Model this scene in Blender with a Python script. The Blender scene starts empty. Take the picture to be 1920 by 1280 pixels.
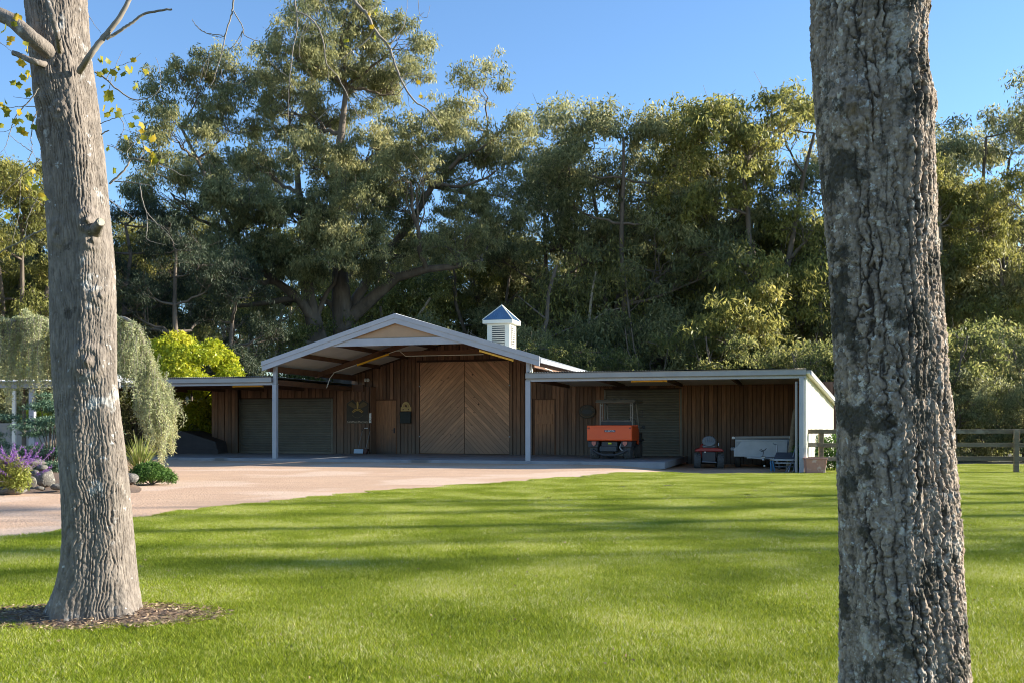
import bpy, math, random
import numpy as np
from mathutils import Vector, Matrix
random.seed(7); np.random.seed(7)
R = math.radians
SC = bpy.context.scene
COL = SC.collection

# ------------------------------------------------------------------ camera, sky, sun, exposure
EYE, F, CX, HY = 1.15, 1870.0, 960.0, 800.0
cam_d = bpy.data.cameras.new('camera'); cam = bpy.data.objects.new('camera', cam_d); COL.objects.link(cam)
cam.location = (0, 0, EYE); cam.rotation_euler = (R(90), 0, 0)
cam_d.sensor_width = 36; cam_d.lens = F / 1920 * 36; cam_d.shift_y = (HY - 640) / 1920
cam_d.clip_start = .05; cam_d.clip_end = 2000
SC.camera = cam
AZ, EL = R(79), R(18.5)
SUN = Vector((math.sin(AZ) * math.cos(EL), math.cos(AZ) * math.cos(EL), math.sin(EL)))
w = bpy.data.worlds.new("World"); SC.world = w; w.use_nodes = True
nt = w.node_tree; bgn = nt.nodes['Background']
sky = nt.nodes.new('ShaderNodeTexSky'); sky.sky_type = 'NISHITA'; sky.sun_disc = False
sky.sun_elevation = EL; sky.sun_rotation = AZ; sky.altitude = 0; sky.air_density = 1.0; sky.dust_density = 0; sky.ozone_density = 4.5
nt.links.new(sky.outputs[0], bgn.inputs[0]); bgn.inputs[1].default_value = .10
sl = bpy.data.lights.new('sun', 'SUN'); sl.energy = 5; sl.angle = R(.53); sl.color = (1, .93, .80)
so = bpy.data.objects.new('sun', sl); COL.objects.link(so); so.rotation_euler = SUN.to_track_quat('Z', 'Y').to_euler()
so.location = (30, 0, 40)
SC.view_settings.view_transform = 'Standard'; SC.view_settings.look = 'None'
SC.view_settings.exposure = 1.48; SC.view_settings.gamma = 1; SC.view_settings.use_curve_mapping = False
SC.render.engine = 'CYCLES'; SC.cycles.use_denoising = True; SC.cycles.denoiser = 'OPENIMAGEDENOISE'; SC.cycles.denoising_input_passes = 'RGB_ALBEDO_NORMAL'
SC.cycles.filter_width = 1.0; SC.cycles.max_bounces = 8; SC.cycles.diffuse_bounces = 4; SC.cycles.transparent_max_bounces = 8; SC.cycles.caustics_reflective = False; SC.cycles.caustics_refractive = False

# ------------------------------------------------------------------ helpers
def tag(o, label=None, cat=None, group=None, kind=None):
    if label: o['label'] = label
    if cat: o['category'] = cat
    if group: o['group'] = group
    if kind: o['kind'] = kind
    return o
def empty(name, loc=(0, 0, 0), rz=0, label=None, cat=None, group=None):
    o = bpy.data.objects.new(name, None); COL.objects.link(o); o.location = loc; o.rotation_euler = (0, 0, rz)
    o.empty_display_size = .2
    return tag(o, label, cat, group)
def link(name, me, parent=None, loc=None):
    o = bpy.data.objects.new(name, me); COL.objects.link(o)
    if parent: o.parent = parent
    if loc is not None: o.location = loc
    return o
def copy_tree(o, parent=None):
    c = o.copy(); COL.objects.link(c); c.parent = parent
    for ch in list(o.children): copy_tree(ch, c)
    return c
def mesh_np(name, V, faces, mat=None, smooth=False, attr=None):
    """faces: list of index arrays (n,k)"""
    me = bpy.data.meshes.new(name)
    V = np.asarray(V, dtype=np.float32); me.vertices.add(len(V)); me.vertices.foreach_set('co', V.ravel())
    loops = []; starts = []; s = 0
    for Fa in faces:
        Fa = np.asarray(Fa, dtype=np.int32)
        if len(Fa) == 0: continue
        k = Fa.shape[1]; loops.append(Fa.ravel()); starts.append(s + np.arange(len(Fa)) * k); s += Fa.size
    loops = np.concatenate(loops); starts = np.concatenate(starts)
    me.loops.add(len(loops)); me.loops.foreach_set('vertex_index', loops)
    me.polygons.add(len(starts)); me.polygons.foreach_set('loop_start', starts.astype(np.int32))
    if attr is not None:
        for an, av in attr.items():
            a = me.attributes.new(an, 'FLOAT', 'POINT'); a.data.foreach_set('value', np.asarray(av, dtype=np.float32))
    if smooth: me.polygons.foreach_set('use_smooth', np.ones(len(starts), dtype=bool))
    me.update(calc_edges=True); me.validate()
    if mat: me.materials.append(mat)
    return me
class MB:
    def __init__(s): s.v = []; s.f = []
    def add(s, vs, fs):
        b = len(s.v); s.v += [tuple(v) for v in vs]; s.f += [tuple(i + b for i in f) for f in fs]; return s
    def box(s, c, d, rot=None):
        x, y, z = d[0] / 2, d[1] / 2, d[2] / 2
        vs = [Vector((i * x, j * y, k * z)) for k in (-1, 1) for j in (-1, 1) for i in (-1, 1)]
        if rot is not None: vs = [rot @ v for v in vs]
        return s.add([v + Vector(c) for v in vs], [(0, 2, 3, 1), (4, 5, 7, 6), (0, 1, 5, 4), (2, 6, 7, 3), (0, 4, 6, 2), (1, 3, 7, 5)])
    def box2(s, a, b):
        return s.box([(a[i] + b[i]) / 2 for i in range(3)], [abs(b[i] - a[i]) for i in range(3)])
    def bar(s, a, b, wd, th, up=(0, 0, 1)):
        a = Vector(a); b = Vector(b); d = (b - a); L = d.length; d.normalize(); u = Vector(up)
        if abs(d.dot(u)) > .98: u = Vector((0, 1, 0))
        r = d.cross(u).normalized(); u = r.cross(d)
        m = Matrix((d, r, u)).transposed()
        return s.box((a + b) / 2, (L, wd, th), m)
    def tube(s, pts, rad, n=8, cap=True):
        pts = [Vector(p) for p in pts]
        if not hasattr(rad, '__len__'): rad = [rad] * len(pts)
        vs = []; fs = []; up = None
        for i, p in enumerate(pts):
            d = (pts[min(i + 1, len(pts) - 1)] - pts[max(i - 1, 0)])
            if d.length < 1e-7: d = Vector((0, 0, 1))
            d.normalize()
            if up is None: up = Vector((1, 0, 0)) if abs(d.x) < .8 else Vector((0, 1, 0))
            r = d.cross(up).normalized(); up = r.cross(d).normalized()
            for k in range(n):
                t = 2 * math.pi * k / n; vs.append(p + (r * math.cos(t) + up * math.sin(t)) * rad[i])
        for i in range(len(pts) - 1):
            for k in range(n):
                a = i * n + k; b = i * n + (k + 1) % n; fs.append((a, b, b + n, a + n))
        if cap: fs.append(tuple(range(n - 1, -1, -1))); fs.append(tuple((len(pts) - 1) * n + k for k in range(n)))
        return s.add(vs, fs)
    def prism(s, poly, lo, hi, axis='y'):
        n = len(poly)
        def P(p, t): return {'y': (p[0], t, p[1]), 'x': (t, p[0], p[1]), 'z': (p[0], p[1], t)}[axis]
        vs = [P(p, lo) for p in poly] + [P(p, hi) for p in poly]
        fs = [tuple(range(n)), tuple(range(2 * n - 1, n - 1, -1))] + [(i, i + n, (i + 1) % n + n, (i + 1) % n) for i in range(n)]
        return s.add(vs, fs)
    def lathe(s, prof, c=(0, 0, 0), n=20, axis='z'):
        vs = []; fs = []
        for (r, h) in prof:
            for k in range(n):
                t = 2 * math.pi * k / n; x, y, z = r * math.cos(t), r * math.sin(t), h
                if axis == 'x': x, y, z = z, x, y
                if axis == 'y': x, y, z = x, z, y
                vs.append((x + c[0], y + c[1], z + c[2]))
        for i in range(len(prof) - 1):
            for k in range(n):
                a = i * n + k; b = i * n + (k + 1) % n; fs.append((a, b, b + n, a + n))
        fs.append(tuple(range(n - 1, -1, -1))); fs.append(tuple((len(prof) - 1) * n + k for k in range(n)))
        return s.add(vs, fs)
    def mesh(s, name, mat, bev=0, smooth=False):
        me = bpy.data.meshes.new(name); me.from_pydata(s.v, [], s.f)
        if mat: me.materials.append(mat)
        if smooth:
            me.polygons.foreach_set('use_smooth', np.ones(len(me.polygons), dtype=bool))
        import bmesh
        bm = bmesh.new(); bm.from_mesh(me); bmesh.ops.recalc_face_normals(bm, faces=bm.faces)
        if bev:
            bmesh.ops.bevel(bm, geom=[e for e in bm.edges if len(e.link_faces) == 2 and e.calc_face_angle(0) > .5], offset=bev, segments=1, affect='EDGES', clamp_overlap=True)
        bm.to_mesh(me); bm.free()
        if smooth:
            try: me.set_sharp_from_angle(angle=R(40))
            except Exception: pass
        return me
    def build(s, name, mat, parent=None, bev=0, smooth=False, loc=None, **kw):
        o = link(name, s.mesh(name, mat, bev, smooth), parent, loc)
        return tag(o, **kw)

def mat(name, c1, c2=None, scale=5, rough=.7, metal=0, bump=0, bscale=None, stretch=(1, 1, 1), detail=4, coord='Object', trans=0, spec=.5, c3=None, s3=1.5, t3=.6, vary=0):
    m = bpy.data.materials.new(name); m.use_nodes = True; n = m.node_tree.nodes; l = m.node_tree.links
    p = n['Principled BSDF']; p.inputs['Roughness'].default_value = rough; p.inputs['Metallic'].default_value = metal
    p.inputs['Specular IOR Level'].default_value = spec
    tc = n.new('ShaderNodeTexCoord'); vec = tc.outputs[coord] if coord != 'World' else None
    if coord == 'World': g = n.new('ShaderNodeNewGeometry'); vec = g.outputs['Position']
    if vary:
        oi = n.new('ShaderNodeObjectInfo'); ad = n.new('ShaderNodeVectorMath'); ad.operation = 'ADD'
        cx = n.new('ShaderNodeMath'); cx.operation = 'MULTIPLY'; cx.inputs[1].default_value = 37; l.new(oi.outputs['Random'], cx.inputs[0])
        cb = n.new('ShaderNodeCombineXYZ')
        for i in range(3): l.new(cx.outputs[0], cb.inputs[i])
        l.new(vec, ad.inputs[0]); l.new(cb.outputs[0], ad.inputs[1]); vec = ad.outputs[0]
    vec0 = vec
    mp = n.new('ShaderNodeMapping'); mp.inputs['Scale'].default_value = stretch; l.new(vec, mp.inputs[0]); vec = mp.outputs[0]
    nz = n.new('ShaderNodeTexNoise'); nz.inputs['Scale'].default_value = scale; nz.inputs['Detail'].default_value = detail; nz.inputs['Roughness'].default_value = .62; l.new(vec, nz.inputs[0])
    def rgb(c): return (c[0], c[1], c[2], 1)
    last = None
    if c2 is None: c2 = tuple(x * .82 for x in c1)
    rp = n.new('ShaderNodeValToRGB'); rp.color_ramp.elements[0].position = .32; rp.color_ramp.elements[1].position = .68
    rp.color_ramp.elements[0].color = rgb(c1); rp.color_ramp.elements[1].color = rgb(c2); l.new(nz.outputs[0], rp.inputs[0]); last = rp.outputs[0]
    if c3 is not None:
        n3 = n.new('ShaderNodeTexNoise'); n3.inputs['Scale'].default_value = s3; n3.inputs['Detail'].default_value = 5; l.new(vec0, n3.inputs[0])
        r3 = n.new('ShaderNodeMapRange'); r3.inputs[1].default_value = t3; r3.inputs[2].default_value = t3 + .08; l.new(n3.outputs[0], r3.inputs[0])
        mx = n.new('ShaderNodeMix'); mx.data_type = 'RGBA'; l.new(r3.outputs[0], mx.inputs[0]); l.new(last, mx.inputs[6]); mx.inputs[7].default_value = rgb(c3); last = mx.outputs[2]
    if vary:
        hs = n.new('ShaderNodeHueSaturation'); mr = n.new('ShaderNodeMapRange'); mr.inputs[3].default_value = 1 - vary; mr.inputs[4].default_value = 1 + vary
        l.new(oi.outputs['Random'], mr.inputs[0]); l.new(mr.outputs[0], hs.inputs['Value']); l.new(last, hs.inputs['Color']); last = hs.outputs[0]
    l.new(last, p.inputs['Base Color'])
    if bump:
        nb = n.new('ShaderNodeTexNoise'); nb.inputs['Scale'].default_value = bscale or scale * 3; nb.inputs['Detail'].default_value = 6; l.new(vec, nb.inputs[0])
        b = n.new('ShaderNodeBump'); b.inputs['Strength'].default_value = 1; b.inputs['Distance'].default_value = bump; l.new(nb.outputs[0], b.inputs['Height']); l.new(b.outputs[0], p.inputs['Normal'])
    if trans:
        out = n['Material Output']; tr = n.new('ShaderNodeBsdfTranslucent'); ms = n.new('ShaderNodeMixShader'); ms.inputs[0].default_value = trans
        l.new(last, tr.inputs[0]); l.new(p.outputs[0], ms.inputs[1]); l.new(tr.outputs[0], ms.inputs[2]); l.new(ms.outputs[0], out.inputs[0])
    m['last'] = 0
    return m
def leafmat(name, cols, trans=.35, rough=.45, spec=.4, attr='v', tint=1.25):
    m = bpy.data.materials.new(name); m.use_nodes = True; n = m.node_tree.nodes; l = m.node_tree.links; p = n['Principled BSDF']
    p.inputs['Roughness'].default_value = rough; p.inputs['Specular IOR Level'].default_value = spec
    a = n.new('ShaderNodeAttribute'); a.attribute_name = attr
    rp = n.new('ShaderNodeValToRGB'); e = rp.color_ramp.elements
    while len(e) < len(cols): e.new(.5)
    for i, (t, c) in enumerate(cols): e[i].position = t; e[i].color = (*c, 1)
    l.new(a.outputs['Fac'], rp.inputs[0]); l.new(rp.outputs[0], p.inputs[0])
    tr = n.new('ShaderNodeBsdfTranslucent'); ms = n.new('ShaderNodeMixShader'); ms.inputs[0].default_value = trans
    hs = n.new('ShaderNodeHueSaturation'); hs.inputs['Value'].default_value = tint; hs.inputs['Hue'].default_value = .49; l.new(rp.outputs[0], hs.inputs['Color'])
    l.new(hs.outputs[0], tr.inputs[0]); l.new(p.outputs[0], ms.inputs[1]); l.new(tr.outputs[0], ms.inputs[2]); l.new(ms.outputs[0], n['Material Output'].inputs[0])
    return m
def mix_node(m, fac_out, col, out_name='Base Color'):
    n = m.node_tree.nodes; l = m.node_tree.links; p = n['Principled BSDF']
    src = p.inputs[out_name].links[0].from_socket
    mx = n.new('ShaderNodeMix'); mx.data_type = 'RGBA'; l.new(fac_out, mx.inputs[0]); l.new(src, mx.inputs[6]); mx.inputs[7].default_value = (*col, 1)
    l.new(mx.outputs[2], p.inputs[out_name])
def zfade(m, z0, z1, nscale, namp, col):
    """weathering that fades from the foot of the wall upwards (world height)"""
    n = m.node_tree.nodes; l = m.node_tree.links
    g = n.new('ShaderNodeNewGeometry'); sp = n.new('ShaderNodeSeparateXYZ'); l.new(g.outputs['Position'], sp.inputs[0])
    nz = n.new('ShaderNodeTexNoise'); nz.inputs['Scale'].default_value = nscale; nz.inputs['Detail'].default_value = 4; l.new(g.outputs['Position'], nz.inputs[0])
    ml = n.new('ShaderNodeMath'); ml.operation = 'MULTIPLY_ADD'; ml.inputs[1].default_value = -namp; l.new(nz.outputs[0], ml.inputs[0]); l.new(sp.outputs[2], ml.inputs[2])
    mr = n.new('ShaderNodeMapRange'); mr.inputs[1].default_value = z1 - namp / 2; mr.inputs[2].default_value = z0 - namp / 2; l.new(ml.outputs[0], mr.inputs[0])
    mix_node(m, mr.outputs[0], col)
def patches(m, scale, t, soft, col, amount=1, stretch=(1, 1, 1), seed=0):
    n = m.node_tree.nodes; l = m.node_tree.links
    tc = n.new('ShaderNodeTexCoord'); mp = n.new('ShaderNodeMapping'); mp.inputs['Scale'].default_value = stretch; mp.inputs['Location'].default_value = (seed, seed * 1.7, seed * .3); l.new(tc.outputs['Object'], mp.inputs[0])
    nz = n.new('ShaderNodeTexNoise'); nz.inputs['Scale'].default_value = scale; nz.inputs['Detail'].default_value = 7; nz.inputs['Roughness'].default_value = .65; l.new(mp.outputs[0], nz.inputs[0])
    mr = n.new('ShaderNodeMapRange'); mr.inputs[1].default_value = t; mr.inputs[2].default_value = t + soft; mr.inputs[4].default_value = amount; l.new(nz.outputs[0], mr.inputs[0])
    mix_node(m, mr.outputs[0], col)

# ------------------------------------------------------------------ materials
M = {}
M['board'] = mat('stained_board', (.29, .148, .08), (.16, .08, .045), 3, .75, bump=.003, bscale=14, stretch=(8, 8, .6), vary=.38)
zfade(M['board'], .05, 1.7, 1.2, .8, (.135, .11, .088))
M['board_dark'] = mat('dark_timber', (.085, .042, .021), (.05, .028, .016), 3, .8, bump=.002, stretch=(1, 1, 1))
M['beam'] = mat('beam_timber', (.16, .075, .035), (.10, .045, .022), 3, .75, bump=.002)
M['plank'] = mat('door_plank', (.72, .40, .22), (.46, .24, .125), 2.2, .6, bump=.003, bscale=10, stretch=(1, 6, 14), vary=.22, c3=(.09, .04, .02), s3=5.5, t3=.66)
zfade(M['plank'], -.3, 1.9, 1.3, 1.0, (.22, .155, .115))
M['door'] = mat('plain_door', (.46, .215, .095), (.27, .125, .058), 3, .65, bump=.002, stretch=(7, 7, .7))
zfade(M['door'], .0, 1.3, 1.6, .7, (.08, .068, .058))
M['roller'] = mat('roller_steel', (.165, .155, .125), (.13, .122, .10), 2, .5, metal=.2, spec=.5)
M['trim'] = mat('painted_steel_trim', (.40, .41, .43), (.34, .35, .37), 1.5, .45)
M['gutter'] = mat('painted_gutter', (.32, .31, .29), (.27, .26, .245), 2, .4)
M['cream'] = mat('cream_paint', (.82, .79, .67), (.76, .73, .61), 1.2, .5)
M['ceiling'] = mat('roof_underside', (.86, .77, .62), (.76, .68, .54), 1.5, .6)
M['roofing'] = mat('roof_sheeting', (.50, .52, .53), (.42, .44, .45), 1.2, .35, metal=.3)
M['cupola_roof'] = mat('blue_grey_sheeting', (.14, .24, .36), (.10, .19, .30), 2, .35, metal=.2)
M['concrete'] = mat('concrete', (.30, .30, .31), (.22, .22, .23), 1.3, .85, bump=.004, bscale=20, c3=(.16, .15, .14), s3=.7, t3=.58, coord='World')
M['gravel'] = mat('gravel', (.60, .385, .24), (.51, .32, .20), .55, .95, bump=.014, bscale=26, c3=(.64, .45, .315), s3=.3, t3=.5, coord='World', detail=10)
patches(M['gravel'], 24, .56, .08, (.20, .125, .085), .65)
patches(M['gravel'], .8, .55, .12, (.36, .235, .16), .45, stretch=(.25, 2.6, 1), seed=7)
patches(M['gravel'], 17, .60, .06, (.66, .50, .40), .6, seed=4)
M['earth'] = mat('forest_earth', (.055, .045, .025), (.035, .04, .015), .8, .95, bump=.03, bscale=6, coord='World')
M['mulch'] = mat('mulch', (.24, .155, .10), (.12, .08, .055), 14, .95, bump=.02, bscale=40, coord='World')
M['lawn'] = mat('lawn_thatch', (.045, .06, .012), (.075, .08, .02), 1.4, .9, bump=.01, bscale=60, coord='World', c3=(.06, .07, .018), s3=.8, t3=.5)
M['rock'] = mat('garden_rock', (.20, .18, .15), (.09, .083, .073), 5, .9, bump=.02, bscale=9, c3=(.32, .30, .24), s3=3, t3=.58, vary=.2)
M['black'] = mat('black_plastic', (.05, .05, .055), (.035, .035, .04), 4, .55)
M['tyre'] = mat('tyre_rubber', (.07, .07, .073), (.10, .098, .094), 6, .85, bump=.004, bscale=30)
M['orange'] = mat('orange_paint', (.95, .11, .012), (.90, .095, .011), 2, .35)
M['red'] = mat('red_paint', (.34, .022, .025), (.27, .018, .02), 3, .4)
M['seat'] = mat('grey_vinyl', (.17, .19, .215), (.13, .145, .165), 4, .5)
M['galv'] = mat('galvanised_steel', (.42, .44, .46), (.36, .38, .40), 3.5, .55, metal=.1)
M['steel'] = mat('bare_steel', (.32, .33, .35), (.22, .23, .25), 6, .35, metal=.7)
M['bluepaint'] = mat('blue_paint', (.03, .16, .30), (.025, .12, .23), 5, .5)
M['slate'] = mat('slate_tray', (.09, .105, .135), (.07, .082, .105), 5, .5)
M['terracotta'] = mat('terracotta', (.55, .27, .19), (.47, .22, .15), 6, .85, c3=(.6, .4, .32), s3=5, t3=.58)
M['fence'] = mat('weathered_rail', (.20, .155, .095), (.115, .088, .055), 3, .85, bump=.004, bscale=12, stretch=(.8, 5, 5), vary=.15, c3=(.28, .23, .16), s3=2.2, t3=.58)
M['amber'] = mat('amber_diffuser', (.95, .55, .03), (.88, .48, .03), 3, .35)
M['white'] = mat('white_plastic', (.80, .79, .76), (.74, .73, .70), 3, .4)
M['gold'] = mat('gold_paint', (.60, .38, .10), (.44, .27, .08), 8, .5)
M['signbrown'] = mat('sign_board', (.055, .042, .026), (.035, .027, .018), 5, .6)
M['yellowsign'] = mat('carved_sign', (.62, .42, .16), (.50, .33, .12), 7, .6)
M['darkgreen'] = mat('dark_pouch', (.028, .036, .034), (.02, .025, .024), 6, .7)
M['tarp'] = mat('dark_cover', (.060, .056, .062), (.042, .040, .045), 3, .7, bump=.01, bscale=4)
M['reflector'] = mat('pale_red_reflector', (.55, .16, .12), (.45, .12, .09), 6, .3)
M['glass'] = mat('dull_screen', (.10, .09, .08), None, 3, .15)
M['scoop'] = mat('pale_blue_steel', (.42, .56, .72), (.36, .5, .66), 3, .4)
M['barkL'] = mat('ridged_bark', (.275, .230, .188), (.115, .095, .078), 26, .92, bump=.005, bscale=120, detail=8, stretch=(1, 1, .35))
patches(M['barkL'], 3.0, .60, .05, (.50, .49, .46), .7, seed=3)
patches(M['barkL'], 14, .64, .03, (.62, .62, .60), .7, seed=9)
patches(M['barkL'], 5, .62, .04, (.055, .045, .035), .8, seed=14)
patches(M['barkL'], 30, .60, .04, (.11, .09, .07), .6, seed=15)
M['barkR'] = mat('plated_bark', (.42, .325, .24), (.155, .115, .082), 24, .95, bump=.008, bscale=95, detail=8, stretch=(1, 1, .5))
patches(M['barkR'], 6, .57, .04, (.50, .44, .36), .6, seed=2)
patches(M['barkR'], 16, .60, .03, (.62, .55, .45), .8, seed=21)
patches(M['barkR'], 30, .60, .03, (.62, .60, .54), .7, seed=23)
patches(M['barkR'], 5, .54, .05, (.045, .038, .022), .9, seed=5)
patches(M['barkR'], 22, .58, .04, (.07, .055, .042), .75, seed=6)
patches(M['barkR'], 6, .66, .04, (.40, .24, .13), .6, seed=31)
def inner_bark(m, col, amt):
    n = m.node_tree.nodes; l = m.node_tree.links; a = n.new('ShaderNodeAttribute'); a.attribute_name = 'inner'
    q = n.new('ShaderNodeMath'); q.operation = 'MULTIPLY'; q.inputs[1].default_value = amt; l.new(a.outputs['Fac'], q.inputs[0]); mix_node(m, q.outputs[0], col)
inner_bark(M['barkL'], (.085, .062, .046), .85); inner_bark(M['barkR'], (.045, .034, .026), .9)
M['trunk'] = mat('eucalypt_bark', (.21, .165, .125), (.095, .075, .058), 2.5, .9, bump=.03, bscale=8, stretch=(1, 1, .3))
M['trunkpale'] = mat('pale_eucalypt_bark', (.50, .41, .31), (.26, .21, .16), 1.5, .85, bump=.02, bscale=8, stretch=(1, 1, .3))
M['twig'] = mat('grey_twig', (.30, .26, .21), (.20, .17, .14), 12, .85)
EUC = [(0, (.075, .090, .040)), (.45, (.225, .235, .105)), (.8, (.42, .39, .17)), (1, (.60, .54, .28))]
M['euc'] = leafmat('eucalypt_leaf', EUC, .5, .5, .3, tint=1.6)
M['euc2'] = leafmat('olive_leaf', [(0, (.09, .10, .028)), (.5, (.25, .25, .065)), (1, (.50, .44, .13))], .5, .5, .3, tint=1.5)
M['casu'] = leafmat('dark_needle', [(0, (.022, .034, .020)), (.6, (.055, .075, .038)), (1, (.12, .13, .06))], .2, .6, .3)
M['lime'] = leafmat('lime_leaf', [(0, (.15, .21, .012)), (.5, (.33, .38, .018)), (1, (.60, .56, .05))], .35, .4, .4)
M['cedar'] = leafmat('cedar_needle', [(0, (.18, .21, .10)), (.5, (.36, .39, .21)), (1, (.60, .57, .29))], .35, .7, .2)
M['spruce'] = leafmat('spruce_needle', [(0, (.035, .08, .045)), (.6, (.09, .16, .09)), (1, (.20, .29, .18))], .15, .6, .3)
M['juniper'] = leafmat('juniper_needle', [(0, (.03, .075, .012)), (.6, (.075, .16, .022)), (1, (.16, .26, .05))], .2, .6, .3)
M['flax'] = leafmat('flax_leaf', [(0, (.10, .15, .03)), (.5, (.28, .32, .07)), (1, (.62, .50, .33))], .25, .5, .3)
M['salvia'] = leafmat('salvia_leaf', [(0, (.16, .20, .03)), (1, (.38, .38, .08))], .3, .6, .3)
M['purple'] = leafmat('salvia_flower', [(0, (.17, .05, .30)), (1, (.34, .14, .50))], .2, .7, .2)
M['grass'] = leafmat('grass_blade', [(0, (.07, .11, .005)), (.5, (.27, .355, .014)), (.84, (.46, .47, .035)), (.94, (.56, .53, .20)), (1, (.78, .70, .42))], .32, .5, .3, tint=1.2)
M['yleaf'] = leafmat('yellow_leaf', [(0, (.14, .17, .02)), (.5, (.30, .29, .03)), (1, (.50, .36, .03))], .5, .5, .3)
M['litter'] = leafmat('dry_litter', [(0, (.10, .06, .04)), (.6, (.26, .18, .11)), (1, (.50, .38, .25))], .1, .8, .2)

# ------------------------------------------------------------------ frames of reference
YAW = .277; OX, OY = .55, 34.1
ca, sa = math.cos(YAW), math.sin(YAW)
def uvw(u, v, h=0): return Vector((OX + ca * u + sa * v, OY - sa * u + ca * v, h))
def U(px, v):                    # facade coordinate where sight line px meets the plane at depth v
    k = (px - CX) / F
    return (k * (OY + ca * v) - OX - sa * v) / (ca + k * sa)
def HH(px, py, v):               # height above the slab on that plane
    u = U(px, v); return EYE + (HY - py) / F * (OY - sa * u + ca * v)
def at(px, py, Z): return Vector(((px - CX) / F * Z, Z, EYE + (HY - py) / F * Z))
def sm(t): t = np.clip(t, 0, 1); return t * t * (3 - 2 * t)
def gz(X, Y): return -.10 - .20 * sm((np.asarray(X, float) - 2.8) / 3.4) * sm((np.asarray(Y, float) - 23) / 8.0)
def onground(px, Z): X = (px - CX) / F * Z; return Vector((X, Z, float(gz(X, Z))))

# ------------------------------------------------------------------ ground, driveway, lawn
def sheet(name, xs, ylo, yhi, ny, dz, m, kind='structure'):
    V = []; nx = len(xs)
    for i, x in enumerate(xs):
        t = np.linspace(0, 1, ny); y = ylo(x) + (yhi(x) - ylo(x)) * t
        V.append(np.stack([np.full(ny, x), y, gz(np.full(ny, x), y) + dz], 1))
    V = np.concatenate(V); idx = np.arange(nx * ny).reshape(nx, ny)
    Fq = np.stack([idx[:-1, :-1], idx[1:, :-1], idx[1:, 1:], idx[:-1, 1:]], -1).reshape(-1, 4)
    o = link(name, mesh_np(name, V, [Fq], m)); return tag(o, kind=kind)
sheet('ground', np.concatenate([[-600, -200, -60], np.linspace(-40, 40, 90), [60, 200, 600]]), lambda x: -60, lambda x: 900, 400, -.012, M['earth'])
EX = [-60, -20, -12, -8, -5.5, -5.15, -4.1, -2.65, .50, 3.45, 5.8, 8.8, 9.6, 10.4, 14, 60]
EY = [6.5, 8.0, 9.2, 9.9, 10.7, 13.6, 16.1, 19.2, 23.4, 27.7, 30.8, 31.2, 31.6, 35.5, 38.6, 39]
EX[4] = -5.55
def redge(x):
    return float(np.interp(x, EX, EY)) + .04 * math.sin(x * 2.3) + .02 * math.sin(x * 5.7 + 1)
sheet('driveway', np.linspace(-45, 9.4, 220), lambda x: redge(x) - .4, lambda x: 44.0, 90, 0, M['gravel'])
sheet('lawn', np.concatenate([np.linspace(-50, -8, 40), np.linspace(-7.9, 12, 300), np.linspace(12.2, 60, 60)]), lambda x: -8.0, redge, 160, .006, M['lawn'])

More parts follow.
